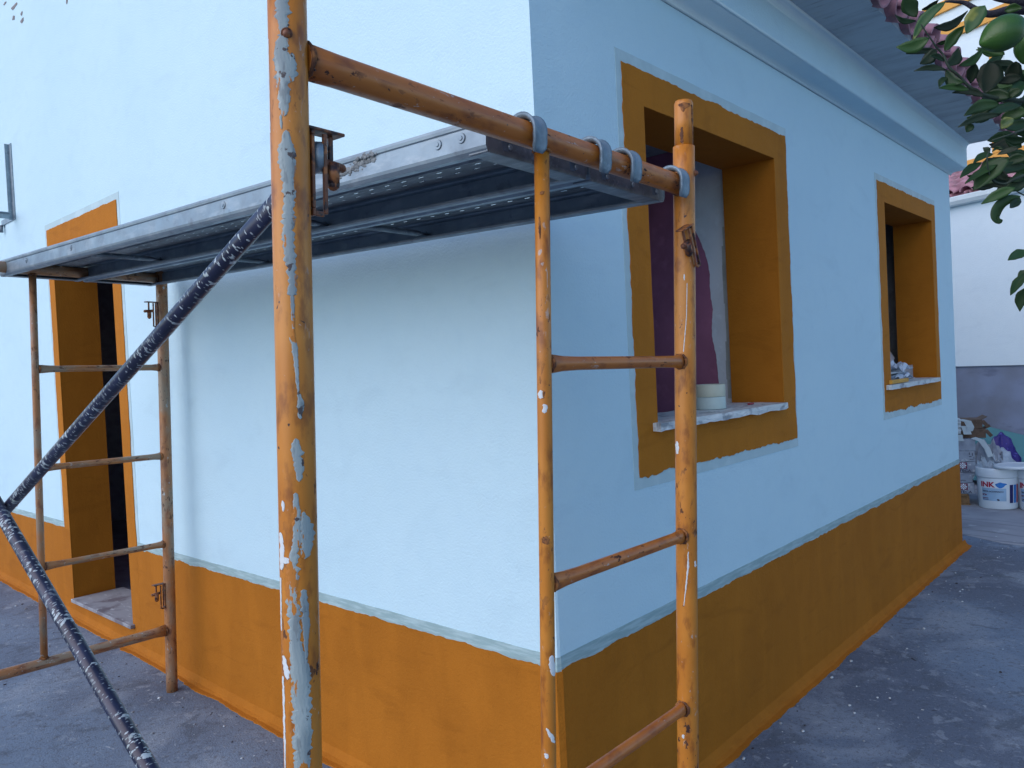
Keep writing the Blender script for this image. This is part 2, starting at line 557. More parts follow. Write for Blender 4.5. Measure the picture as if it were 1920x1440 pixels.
def lining(fn, o, i, depth, name, mats, parent, bottom=True):
    """solid reveal lining between hole rect o and opening rect i; rect=(u0,u1,z0,z1)"""
    mb = MB()
    a, b = -.001, -depth
    def bx(u0, u1, z0, z1):
        P = [fn(u, z, d) for d in (a, b) for z in (z0, z1) for u in (u0, u1)]
        n = len(mb.v); mb.v += P
        for q in ((0, 1, 3, 2), (4, 6, 7, 5), (0, 4, 5, 1), (2, 3, 7, 6), (0, 2, 6, 4), (1, 5, 7, 3)):
            mb.face([n + j for j in q])
    bx(o[0], i[0], o[2], o[3]); bx(i[1], o[1], o[2], o[3])
    bx(i[0], i[1], i[3], o[3])
    if bottom: bx(i[0], i[1], o[2], i[2])
    return mb.build(name, mats, parent)


def jit(t, seed, amp, sc=9.0):
    return amp * (mn.noise(Vector((t * sc, seed, 0))) * 1.1 + .55 * mn.noise(Vector((t * sc * 4.3, seed + 5, 0))) + .3 * mn.noise(Vector((t * sc * 15, seed + 9, 0))))


def ring(fn, outer, inner, off0, off1, amp, seed, name, mats, parent, step=.012, amp_in=0.0, open_bottom=False, bot_extra=0):
    """painted band: ring between jittered outer rectangle and inner rectangle, off0..off1 proud"""
    def loop(rect, am, sd, k):
        u0, u1, z0, z1 = rect
        pts = []
        nu = k[0]; nz = k[1]
        for j in range(nu): pts.append((u0 + (u1 - u0) * j / nu, z0))
        for j in range(nz): pts.append((u1, z0 + (z1 - z0) * j / nz))
        for j in range(nu): pts.append((u1 - (u1 - u0) * j / nu, z1))
        for j in range(nz): pts.append((u0, z1 - (z1 - z0) * j / nz))
        out = []
        for j, (u, z) in enumerate(pts):
            if am:
                side = 0 if j < nu else 1 if j < nu + nz else 2 if j < 2 * nu + nz else 3
                w = jit(u if side in (0, 2) else z, sd + side * 3, am)
                if side == 0: z += w * 1.6 - bot_extra
                elif side == 1: u += w
                elif side == 2: z += w
                else: u += w
            out.append((u, z))
        return out
    k = (max(4, int((outer[1] - outer[0]) / step)), max(4, int((outer[3] - outer[2]) / step)))
    A = loop(outer, amp, seed, k); B = loop(inner, amp_in, seed + 50, k)
    n = len(A); mb = MB()
    for j in range(n):
        j2 = (j + 1) % n
        if open_bottom and j < k[0]: continue
        mb.quad(fn(*A[j], off1), fn(*A[j2], off1), fn(*B[j2], off1), fn(*B[j], off1))
        mb.quad(fn(*A[j], off0), fn(*A[j2], off0), fn(*A[j2], off1), fn(*A[j], off1))
        mb.quad(fn(*B[j], off0), fn(*B[j2], off0), fn(*B[j2], off1), fn(*B[j], off1))
    return mb.build(name, mats, parent, fix=True)


def strip(fn, a0, a1, zlo, zhi, off0, off1, alo, ahi, seed, name, mats, parent, step=.012):
    n = int((a1 - a0) / step); mb = MB()
    lo = []; hi = []
    for j in range(n + 1):
        a = a0 + (a1 - a0) * j / n
        l = zlo(a) if callable(zlo) else zlo
        h = zhi(a) if callable(zhi) else zhi
        lo.append((a, l + (jit(a, seed, alo) if alo else 0))); hi.append((a, h + (jit(a, seed + 7, ahi) if ahi else 0)))
    for j in range(n):
        mb.quad(fn(*lo[j], off1), fn(*lo[j + 1], off1), fn(*hi[j + 1], off1), fn(*hi[j], off1))
        mb.quad(fn(*hi[j], off0), fn(*hi[j + 1], off0), fn(*hi[j + 1], off1), fn(*hi[j], off1))
        mb.quad(fn(*lo[j], off0), fn(*lo[j + 1], off0), fn(*lo[j + 1], off1), fn(*lo[j], off1))
    for e in (0, n):
        mb.quad(fn(*lo[e], off0), fn(*hi[e], off0), fn(*hi[e], off1), fn(*lo[e], off1))
    return mb.build(name, mats, parent)


I1 = (.550, 1.5546, 1.170, 2.215); W1 = (.431, 1.679, 1.031, 2.329)
I2 = (3.032, 4.0216, 1.175, 2.218); W2 = (2.913, 4.109, 1.043, 2.325)
H1 = (I1[0] - .03, I1[1] + .03, I1[2] - .03, I1[3] + .03)
H2 = (I2[0] - .03, I2[1] + .03, I2[2] - .03, I2[3] + .03)
D = (2.868, 3.713, .135, 2.185); DH = (D[0] - .03, D[1] + .03, -.2, D[3] + .03)

mb = MB(); wall_mesh(mb, R, [0, LX], lambda u: 2.80, -.2, [H1, H2], TH)
mb.quad(R(LX, -.2, 0), R(LX, 2.8, 0), (LX, 6.6, 4.9), (LX, 6.6, -.2))
tag(mb.build('window_wall', WHITE, house), 'white wall with two windows in shade')
mb = MB(); wall_mesh(mb, Lw, [0, 6.6], lambda u: 2.80 + .32 * u, -.2, [DH], TH)
tag(mb.build('door_wall', WHITE, house), 'brighter white gable wall with the doorway')

# chamfered plaster bead at the corner
def bead(z0, z1, name, mat, grow):
    mb = MB(); n = 16
    rows = []
    for i in range(n + 1):
        z = z0 + (z1 - z0) * i / n
        w = max(0.0006, .0115 * min(1, max(0, (1.25 - z) / .75))) + (.0012 * mn.noise(Vector((0, 3, z * 9)))) * (z < 1.2) + grow
        rows.append([Vector((.0002 + grow * .5, -.0004 - grow, z)), Vector((-w, .35 * w, z)), Vector((-w * .96, 2.2 * w, z)), Vector((.0, 6 * w, z))])
    for i in range(n):
        for k in range(3):
            mb.quad(rows[i][k], rows[i][k + 1], rows[i + 1][k + 1], rows[i + 1][k], smooth=False)
    return mb.build(name, mat, house)
bead(ZD + .035, 2.78, 'corner_bead', WHITE, 0)
bead(ZD - .004, ZD + .036, 'corner_primer', STRIPM, .0012)
bead(-.10, ZD - .003, 'corner_dado', DADO, .0042)

# dado, primer strips
strip(R, 0.0, LX, lambda a: -.12, ZD, 0, .004, 0, .008, 11, 'dado', DADO, house)
strip(R, -.0005, LX, ZD - .012, lambda a: ZD + .038 - .006 * a / LX, 0, .0016, 0, .0012, 21, 'primer_strip', STRIPM, house)
strip(Lw, .0, W1[0] and 2.765, lambda a: -.12, ZD - .002, 0, .004, 0, .008, 31, 'dado', DADO, house)
strip(Lw, .0, 2.765, ZD - .012, ZD + .034, 0, .0016, 0, .0012, 41, 'primer_strip', STRIPM, house)
strip(Lw, 2.7652, 2.869, lambda a: -.12, ZD - .0, 0, .0042, 0, 0, 31, 'dado', DADO, house)
strip(Lw, 3.7125, 6.6, lambda a: -.05, ZD + .004, 0, .004, 0, .005, 51, 'dado', DADO, house)
strip(Lw, 3.80, 6.6, ZD - .01, ZD + .040, 0, .0016, 0, .0012, 61, 'primer_strip', STRIPM, house)
strip(Lw, 2.8692, 3.7123, lambda a: -.05, .135, -.002, .004, 0, 0, 52, 'dado', DADO, house)

# painted skirting fillet spilling on the ground
def fillet(fn, a0, a1, name, seed, sgn):
    mb = MB(); n = int((a1 - a0) / .02)
    for j in range(n):
        P = []
        for a in (a0 + (a1 - a0) * j / n, a0 + (a1 - a0) * (j + 1) / n):
            w = .046 + jit(a, seed, .012, 5) + jit(a, seed + 3, .004, 40)
            base = gz(0) if sgn == 'R' else gz(a)
            g1 = gz(-w) if sgn == 'R' else gz(a)
            P.append([fn(a, base + .042, .0035), fn(a, base + .014, .016), fn(a, base + .006, w * .6), fn(a, g1 + .0045, w), fn(a, g1 - .01, w + .001)])
        for k in range(4):
            mb.quad(P[0][k], P[1][k], P[1][k + 1], P[0][k + 1], smooth=False)
    return mb.build(name, DADO, house)
fillet(R, -.05, LX + .07, 'painted_fillet', 3, 'R')
fillet(Lw, -.05, 6.6, 'painted_fillet', 9, 'L')

# window bands
for W, I, H, sd in ((W1, I1, H1, 100), (W2, I2, H2, 140)):
    wd = empty('window', (W[0], 0, W[2]), None, None)
    wd.parent = house
    bpy.context.view_layer.update()
    ring(R, W, I, 0, .004, .0085, sd, 'painted_surround', DADO_LIT, wd, bot_extra=.0, amp_in=.0012)
    ring(R, (W[0] - .030, W[1] + .012, W[2] - .036, W[3] + .036), (W[0] + .01, W[1] - .01, W[2] + .02, W[3] - .01), 0, .0015, .0012, sd + 20, 'primer_strip', WSTRIP, wd)
    lining(R, H, I, TH + .004, 'reveal', DADO, wd)
    wd['label'] = 'larger near window opening with a pink wall behind' if W is W1 else 'narrow far window opening with scraps on its sill'
    # sill: rough taped marble slab
    mb = MB(); nx, ny = 40, 6
    x0, x1 = (W[0] + .088, I[1] - .030) if W is W1 else (W[0] + .028, I[1] - .05)
    top = []; bot = []
    for i in range(nx + 1):
        rt = []; rb = []
        for k in range(ny + 1):
            x = x0 + (x1 - x0) * i / nx; y = -.034 + (.262) * k / ny
            e = jit(x, sd, .0045, 14) if k == 0 else 0
            rt.append(Vector((x, y + e, 1.196 + .0015 * mn.noise(Vector((x * 20, y * 20, 0))))))
            rb.append(Vector((x, y + e * .3, 1.170 + (jit(x, sd + 4, .005, 10) if k == 0 else 0))))
        top.append(rt); bot.append(rb)
    for i in range(nx):
        for k in range(ny):
            mb.quad(top[i][k], top[i + 1][k], top[i + 1][k + 1], top[i][k + 1])
            mb.quad(bot[i][k], bot[i + 1][k], bot[i + 1][k + 1], bot[i][k + 1])
        mb.quad(bot[i][0], bot[i + 1][0], top[i + 1][0], top[i][0])
    for i in (0, nx):
        for k in range(ny): mb.quad(bot[i][k], bot[i][k + 1], top[i][k + 1], top[i][k])
    mb.build('sill', MARBLE, wd)
    mb = MB(); mb.box((W[0] + .07, .0, 1.171), (W[0] + .13, .0, 1.1955)) if 0 else None

# door
door = empty('doorway', (0, D[0], 0), None, None); door.parent = house; bpy.context.view_layer.update()
ring(Lw, (2.765, 3.800, ZD - .002, 2.345), (D[0], D[1], ZD - .002, D[3]), 0, .0046, .005, 200, 'painted_surround', DADO_LIT, door, open_bottom=True)
ring(Lw, (2.735, 3.832, ZD, 2.38), (2.78, 3.79, ZD, 2.33), 0, .0015, .0015, 220, 'primer_strip', WSTRIP, door, open_bottom=True)
lining(Lw, (DH[0], DH[1], -.1, DH[3]), D, TH + .004, 'reveal', DADO, door)
mb = MB(); mb.box((-.028, D[0] - .025, .137), (.27, D[1] - .02, .157))
mb.build('threshold', SLAB, door, bevel=.003)

# interior
inn = MB()
inn.quad((TH, TH, .12), (LX, TH, .12), (LX, 6.6, .12), (TH, 6.6, .12))
inn.quad((TH, TH, 2.364), (LX, TH, 2.364), (LX, 6.6, 2.364), (TH, 6.6, 2.364))
inn.quad((LX - .2, TH, .12), (LX - .2, 6.6, .12), (LX - .2, 6.6, 2.364), (LX - .2, TH, 2.364))
inn.quad((TH, 6.4, .12), (LX, 6.4, .12), (LX, 6.4, 2.364), (TH, 6.4, 2.364))
tag(inn.build('interior_room', DARKROOM, house), 'dark unlit inside of the house')
mb = MB(); mb.box((1.600, TH + .002, .121), (1.70, 6.39, 2.363)); mb.build('interior_partition', PINK, house)
def P16(a, b, off): return Vector((1.600 - off, a, b))
strip(lambda a, b, off: P16(b, a, off), 1.12, 2.36, lambda z: TH + .003, lambda z: .332 + .11 * min(1, max(0, (z - 1.72) / .34)) ** 2 - .03 * max(0, min(1, (1.5 - z) / .3)), 0, .003, 0, .006, 300, 'filler_patch', FILLER, house)
mb = MB()
for k in range(9):
    z = 1.21 + k * .085
    mb.box((1.5965, .232, z), (1.5972, .27 + .02 * mn.noise(Vector((z * 5, 1, 1))), z + .0855))
mb.build('filler_patch', FILLERD, house)

# cornice, soffit, roof
cor = MB()
XE = 4.606
cpr = [(-.0005, 2.598), (-.004, 2.608), (-.010, 2.615), (-.020, 2.6195), (-.036, 2.621), (-.092, 2.621), (-.099, 2.6225), (-.1034, 2.629), (-.1034, 2.755), (-.1045, 2.772), (-.109, 2.785), (-.118, 2.7935), (-.132, 2.7958), (-.0005, 2.7958)]
for i in range(len(cpr)):
    (a, b), (c_, d_) = cpr[i], cpr[(i + 1) % len(cpr)]
    sm_ = i not in (7, 12, 13, 5)
    cor.quad((.001, a, b), (XE + a * 0, a, b), (XE, c_, d_), (.001, c_, d_), smooth=sm_)
n_ = len(cor.v)
for xx in (.001, XE): cor.face([len(cor.v) + i for i in range(len(cpr))]); cor.v += [Vector((xx, a, b)) for a, b in cpr]
cor.box((LX + .001, -.0004, 2.6206), (XE, 6.6, 2.795))
cor.build('cornice', WHITE, house, weld=True)
mb = MB(); mb.box((-.02, -.352, 2.796), (XE + .003, -.1036, 2.835)); mb.build('soffit', SOFFIT, house)
mb = MB()
sl = .32
mb.prism([(-.02, -.351, 2.836), (-.02, 6.6, 2.836 + sl * 6.95), (-.02, 6.6, 2.78 + sl * 6.95), (-.02, .2, 2.836)], (XE + .02, 0, 0))
mb.build('roof_slab', SOFFIT, house)


def tile_mesh(name, r0, r1, ln, cover, mat):
    mb = MB(); seg = 8; t = .011
    rows = []
    for j in range(4):
        v = j / 3; r = r0 + (r1 - r0) * v
        for rr in (r, r - t):
            row = []
            for k in range(seg + 1):
                th = PI * k / seg
                x = -math.cos(th) * rr; z = math.sin(th) * rr * .82
                if not cover: z = -z
                row.append(len(mb.v)); mb.v.append(Vector((x, v * ln, z)))
            rows.append(row)
    for j in range(3):
        a, b = rows[2 * j], rows[2 * j + 2]
        c, d = rows[2 * j + 1], rows[2 * j + 3]
        for k in range(seg):
            mb.face((a[k], a[k + 1], b[k + 1], b[k]), None, True)
            mb.face((c[k], d[k], d[k + 1], c[k + 1]), None, True)
        for k in (0, seg): mb.face((a[k], b[k], d[k], c[k]))
    for j in (0, 3):
        a, c = rows[2 * j], rows[2 * j + 1]
        for k in range(seg): mb.face((a[k], c[k], c[k + 1], a[k + 1]))
    o = mb.build(name, mat)
    return o


def tile_roof(parent, origin, ux, uy, slope, n, rows, pitch=.2, first=None):
    """origin at the eave, ux along the eave, uy horizontally up-slope"""
    ux = Vector(ux).normalized(); uyv = Vector(uy).normalized()
    up = (uyv + Vector((0, 0, slope))).normalized()
    nz = ux.cross(up).normalized()
    if nz.z < 0: nz = -nz
    global PAN, COVER
    for r in range(rows):
        for i in range(n):
            for src, off, h in ((PAN, 0, .062), (COVER, .5, .062)):
                if i == n - 1 and off: continue
                o = src.copy(); COL.objects.link(o)
                jz = random.uniform(-.004, .004)
                p = Vector(origin) + ux * ((i + off) * pitch + random.uniform(-.006, .006)) + up * (r * .33 + random.uniform(-.012, .012)) + nz * (h + r * .006 + jz)
                Mx = Matrix((ux, up, nz)).transposed().to_4x4(); Mx.translation = p
                Mx = Mx @ Matrix.Rotation(random.uniform(-.02, .02), 4, 'Z') @ Matrix.Rotation(random.uniform(.0, .03), 4, 'X')
                o.parent = parent
                o.matrix_world = Mx


PAN = tile_mesh('roof_tile', .088, .074, .40, False, TILE)
COVER = tile_mesh('roof_tile', .072, .088, .40, True, TILE)
tile_roof(house, (-.02, -.388, 2.790), (1, 0, 0), (0, 1, 0), sl, 24, 3)

# peeled paint spots high on the gable wall (left end)
def blob(fn, cu, cz, ru, rz, off0, off1, seed, name, mat, parent, n=26):
    pts = []
    for k in range(n):
        t = 2 * PI * k / n
        rr = 1 + .55 * mn.noise(Vector((math.cos(t) * 1.6 + seed, math.sin(t) * 1.6, seed))) + .25 * mn.noise(Vector((math.cos(t) * 5 + seed, math.sin(t) * 5, 2)))
        pts.append((cu + math.cos(t) * ru * rr, cz + math.sin(t) * rz * rr))
    mb = MB(); a = [fn(u, z, off0) for u, z in pts]; d = fn(0, 0, off1) - fn(0, 0, off0)
    mb.prism(a, d)
    return mb.build(name, mat, parent)
def onleft(px, py):
    d = unproj(px, py, 1) - CAM; t = (0 - CAM.x) / d.x; return CAM + d * t
for (px, py, ru, rz, sdd) in ((27, 12, .06, .010, 1), (41, 25, .018, .010, 2), (26, 34, .022, .012, 3), (42, 39, .030, .012, 4), (10, 6, .03, .006, 6), (126, 2, .012, .012, 5)):
    q = onleft(px, py)
    blob(Lw, q.y, q.z, ru, rz, -.001, .0022, sdd * 3.3, 'peeled_spot', PEEL, house)

random.seed(21)
mb = MB()
for k in range(420):
    if k % 2: x, y = random.uniform(.2, 5.2), -.055 - abs(random.gauss(0, .22))
    else: x, y = -.06 - abs(random.gauss(0, .28)), random.uniform(-.3, 4.6)
    if k % 5 == 0: x, y = random.uniform(-1.5, 3.5), random.uniform(-2.2, -.1)
    if -.05 < x < LX + .05 and y > -.05: continue
    rr = random.choice((.0018, .0022, .003, .0045, .006)) * random.uniform(.7, 1.3)
    mb.sphere((x, y, gz(y) + rr * .3), rr, sc=(1.3, 1, .6), seg=6, rings=4, mi=random.choice((0, 0, 1, 2)), jit=.6)
tag(mb.build('grit', [simple('grit_grey', (.25, .29, .33)), simple('grit_dark', (.05, .055, .07)), simple('grit_paint', (.55, .62, .66))]), 'scattered grit and paint crumbs along the foot of the walls', kind='stuff')
random.seed(7)

# ------------------------------------------------------------------ wall bracket (upper left)
br = empty('wall_bracket', (0, 4.39, 2.5), 'galvanised steel wall bracket fixed high on the white gable wall left of the door', 'bracket')
mb = MB(); mb.box((-.006, 4.352, 2.505), (-.001, 4.396, 2.992)); mb.box((-.03, 4.392, 2.505), (-.001, 4.396, 2.992)); mb.build('upright', GALV, br, bevel=.001)
mb = MB(); mb.box((-.02, 4.58, 2.5005), (-.001, 4.62, 2.505)); mb.box((-.006, 4.396, 2.505), (-.001, 4.64, 2.54)); mb.box((-.42, 4.37, 2.506), (-.031, 4.376, 2.545)); mb.box((-.42, 4.345, 2.54), (-.031, 4.376, 2.545)); mb.build('arm', GALV, br, bevel=.001)
mb = MB(); mb.tube([(-.031, 4.384, 2.532), (-.037, 4.384, 2.532)], .008, 12); mb.build('bolt', CLIP, br)
mb = MB(); mb.tube([(-.02, 4.60, 2.455), (-.02, 4.60, 2.50)], .012, 12); mb.build('rubber_foot', GALVD, br)

# ------------------------------------------------------------------ scaffold
SX, SY, SZ = -.04452, -.46399, 1.78732
SM = Matrix.Translation((SX, SY, SZ)) @ Matrix.Rotation(.01429, 4, 'Z') @ Matrix.Rotation(.03145, 4, 'X') @ Matrix.Rotation(.01848, 4, 'Y')
A = -1.024; MID = .511; SL = 2.592; RS = .3963; BT = 1.578
FOOT = 1.86


def S(u, v, w): return SM @ Vector((u, v, w))


def Sfoot(u, v):
    """length down the post to the ground under it"""
    lo, hi = 1.0, 2.4
    for _ in range(30):
        m = (lo + hi) / 2; q = S(u, v, -m)
        if q.z > gz(q.y): lo = m
        else: hi = m
    return lo


def line(p, q, n): return [Vector(p).lerp(Vector(q), i / n) for i in range(n + 1)]


def weld(parent, c, axis, r, mat=WELD):
    """irregular weld bead: torus round axis"""
    mb = MB(); axis = Vector(axis).normalized()
    a = axis.cross(Vector((0, 0, 1)) if abs(axis.z) < .9 else Vector((0, 1, 0))).normalized(); b = axis.cross(a)
    n = 18; pts = []; base = len(mb.v); m = 6
    for i in range(n):
        t = 2 * PI * i / n; d = a * math.cos(t) + b * math.sin(t)
        rr = .0032 * (1 + .35 * math.sin(i * 2.7))
        for k in range(m):
            s = 2 * PI * k / m
            mb.v.append(Vector(c) + d * (r + rr * math.cos(s)) + axis * (rr * math.sin(s)))
    for i in range(n):
        for k in range(m):
            i2, k2 = (i + 1) % n, (k + 1) % m
            mb.face((i * m + k, i2 * m + k, i2 * m + k2, i * m + k2), None, True)
    return mb.build('weld_bead', mat, parent)


def paint_patch(parent, u, v, r, spans, mat, name='paint_patch', seed=0):
    """patches of old paint wrapped on a post at (u,v): spans = list of (w0, w1, [ (frac, s0, s1) ... ]) s in -1..1 across the tube as seen from the camera side"""
    c0 = S(u, v, -.4); d = (CAM - c0); d.z = 0; d.normalize()
    side = Vector((-d.y, d.x, 0))          # image right
    if side.dot(RT) < 0: side = -side
    if len(spans) > 1 and mat is not FLAKE:
        for i, sp_ in enumerate(spans): paint_patch(parent, u, v, r, [sp_], mat, name, seed + i * 1.7)
        return
    mb = MB()
    for si, (w0, w1, prof) in enumerate(spans):
        n = max(6, int(abs(w1 - w0) / .0022)); rows = []
        for i in range(n + 1):
            t = i / n; w = w0 + (w1 - w0) * t
            for k in range(len(prof) - 1):
                if prof[k][0] <= t <= prof[k + 1][0] + 1e-9: break
            q = (t - prof[k][0]) / max(1e-6, prof[k + 1][0] - prof[k][0])
            a = prof[k][1] + (prof[k + 1][1] - prof[k][1]) * q; b = prof[k][2] + (prof[k + 1][2] - prof[k][2]) * q
            jk = min(1, (b - a) * 1.5)
            a += jk * .10 * mn.noise(Vector((w * 60, si + seed, 1))) + jk * .20 * mn.noise(Vector((w * 190, si + seed, 4))) + jk * .10 * mn.noise(Vector((w * 520, si + seed, 6)))
            b += jk * .10 * mn.noise(Vector((w * 60, si + seed, 8))) + jk * .20 * mn.noise(Vector((w * 190, si + seed, 12))) + jk * .10 * mn.noise(Vector((w * 520, si + seed, 14)))
            if i in (0, n): m_ = (a + b) / 2; a = m_ - .02; b = m_ + .02
            if b < a + .02: b = a + .02
            row = []
            for kk in range(6):
                s = max(-.98, min(.98, a + (b - a) * kk / 5)); th = math.asin(s)
                dirv = d * math.cos(th) + side * math.sin(th)
                axis_pt = S(u, v, w)
                # radial direction perpendicular to post axis
                ax = (S(u, v, -1) - S(u, v, 0)).normalized(); dv = (dirv - ax * dirv.dot(ax)).normalized()
                lift = .0003 if kk in (0, 5) else .0008
                row.append(axis_pt + dv * (r + lift))
            rows.append(row)
        for i in range(n):
            for kk in range(5):
                mb.quad(rows[i][kk], rows[i][kk + 1], rows[i + 1][kk + 1], rows[i + 1][kk], smooth=True)
    return mb.build(name, mat, parent, fix=False)


def brace_lock(parent, c, du, tilt=0.0, sc=1.0, disc=False):
    """slotted drop lock: loop plate, top lug and pin. c = local (u,v,w) at the post surface; du=+1/-1 direction along u"""
    base = Matrix.Translation(S(*c)) @ SM.to_3x3().to_4x4() @ Matrix.Rotation(tilt, 4, 'Y') @ Matrix.Scale(sc, 4)
    def bx(mb, a, b):
        lo = [min(a[i], b[i]) for i in range(3)]; hi = [max(a[i], b[i]) for i in range(3)]
        mb.box(lo, hi, base)
    mb = MB()
    # slotted loop (two cheeks + top and bottom)
    bx(mb, (0, -.011, .012), (du * .005, -.005, -.082)); bx(mb, (0, .007, .012), (du * .005, .013, -.082))
    bx(mb, (0, -.011, .018), (du * .0052, .013, .0121)); bx(mb, (0, -.0112, -.0821), (du * .0052, .0132, -.092))
    # second cheek pair standing off the post
    bx(mb, (du * .018, -.011, .016), (du * .024, -.006, -.088)); bx(mb, (du * .0052, -.0105, -.085), (du * .0182, -.0062, -.092))
    # top lug
    bx(mb, (du * -.004, -.012, .0182), (du * .052, .014, .0225))
    bx(mb, (du * .0335, -.002, .0181), (du * .040, .004, -.020))
    o = mb.build('lock_plate', CLIP, parent, bevel=.0014)
    mb = MB()
    mb.tube([base @ Vector((du * .020, .0, -.018)), base @ Vector((du * .054, .0, -.021))], .0062, 12)
    mb.sphere(base @ Vector((du * .054, 0, -.021)), .0062 * sc, seg=10, rings=6)
    mb.tube([base @ Vector((du * .037, -.004, -.018)), base @ Vector((du * .037, -.004, -.046))], [.0085, .0085], 12)
    mb.sphere(base @ Vector((du * .037, -.004, -.046)), .0085 * sc, seg=10, rings=6)
    mb.build('pin', CLIP, o)
    if disc:
        mb = MB(); mb.tube([base @ Vector((du * .016, .008, -.012)), base @ Vector((du * .0255, .002, -.012))], .0205, 20); mb.build('washer', GALV, o)
    return o


def make_frame(v, name, label, post_m, rail_m, near):
    fr = empty(name, S(A, v, -BT), label, 'scaffold frame', 'frames of the scaffold')
    for u in (A, 0):
        L = Sfoot(u, v)
        mb = MB(); mb.tube([S(u, v, w) for w in [(.088 - (L + .088) * i / 24) for i in range(25)]], .0242, 32)
        mb.build('post', post_m, fr)
        mb = MB(); mb.tube([S(u, v, .0885), S(u, v, .150), S(u, v, .184), S(u, v, .190)], [.0208, .0208, .0208, .0185], 28, uvoff=.7)
        mb.build('spigot', post_m, fr)
        mb = MB(); dv = Vector((1, -1, 0)).normalized() if near else Vector((1, -1, 0)).normalized()
        c = S(u, v, .028)
        if u == A:
            tv = (CAM - c).normalized(); ax = (tv + RT * -.05).normalized()
        else: ax = (RT * .97 - fw * .25).normalized()
        mb.tube([c + ax * .022, c + ax * .0275], [.0078, .0068], 14); mb.sphere(c + ax * .0265, .0055, seg=10, rings=6)
        mb.build('bolt', CLIP, fr)
    mb = MB(); mb.tube([S(A + MID, v, -.018), S(A + MID, v, -.4), S(A + MID, v, -.8), S(A + MID, v, -1.2), S(A + MID, v, -BT + .018)],
                       .0135, 26, uvoff=2.0)
    mb.build('ladder_tube', post_m, fr)
    mb = MB()
    n = 20; P = [S(A + .020 + (-.040 - A) * i / n, v, 0) for i in range(n + 1)]
    mb.tube(P, [(.0212, .0235)] + [(.0212, .0220)] * (n - 1) + [(.0212, .023)], 30, uvoff=.3)
    mb.build('transom', rail_m, fr)
    mb = MB(); P = [S(A + .020 + (-.040 - A) * i / n, v, -BT) for i in range(n + 1)]
    mb.tube(P, [(.0205, .026)] + [(.0205, .021)] * (n - 1) + [(.0205, .027)], 26, uvoff=1.3)
    mb.build('bottom_transom', rail_m, fr)
    for k in (1, 2, 3):
        mb = MB(); w = -k * RS
        P = [S(A + MID + .008 + (-.030 - (A + MID)) * t, v, w) for t in (0, .03, .09, .18, .4, .6, .8, .93, .98, 1)]
        rr = [(.010, .0175), (.0105, .017), (.0118, .0142), (.0128, .0128), (.0128, .0128), (.0128, .0128), (.0128, .0128), (.0126, .0132), (.012, .0155), (.0115, .017)]
        mb.tube(P, rr, 24, up=(0, 0, 1), uvoff=k * 1.1)
        mb.build('rung', rail_m, fr)
        weld(fr, S(-.0235, v, w), SM.to_3x3() @ Vector((1, 0, 0)), .0155)
        weld(fr, S(A + MID + .0135, v, w), SM.to_3x3() @ Vector((1, 0, 0)), .0135)
    xa = SM.to_3x3() @ Vector((1, 0, 0)); za = SM.to_3x3() @ Vector((0, 0, 1))
    weld(fr, S(A + .0235, v, 0), xa, .0225); weld(fr, S(-.0238, v, 0), xa, .0225)
    weld(fr, S(A + MID, v, -.021), za, .0145); weld(fr, S(A + MID, v, -BT + .021), za, .0145)
    weld(fr, S(A + .0235, v, -BT), xa, .0225); weld(fr, S(-.0238, v, -BT), xa, .0225)
    brace_lock(fr, (A + .0225, -.004 + v, -.108), 1, disc=near)
    brace_lock(fr, (A + .0225, v, -1.38), 1)
    if near: brace_lock(fr, (-.012, v - .022, -.108), -1, tilt=-.42, sc=.85)
    else: brace_lock(fr, (-.0225, v, -.128), -1)
    brace_lock(fr, (-.0225, v, -1.385), -1)
    return fr


near = make_frame(0, 'scaffold_frame', 'orange tubular scaffold frame standing nearest, with peeling grey paint on its thick post', POST, RAIL, True)
far = make_frame(SL, 'scaffold_frame', 'faded rusty scaffold frame farther off, standing by the doorway', FARP, FARP, False)

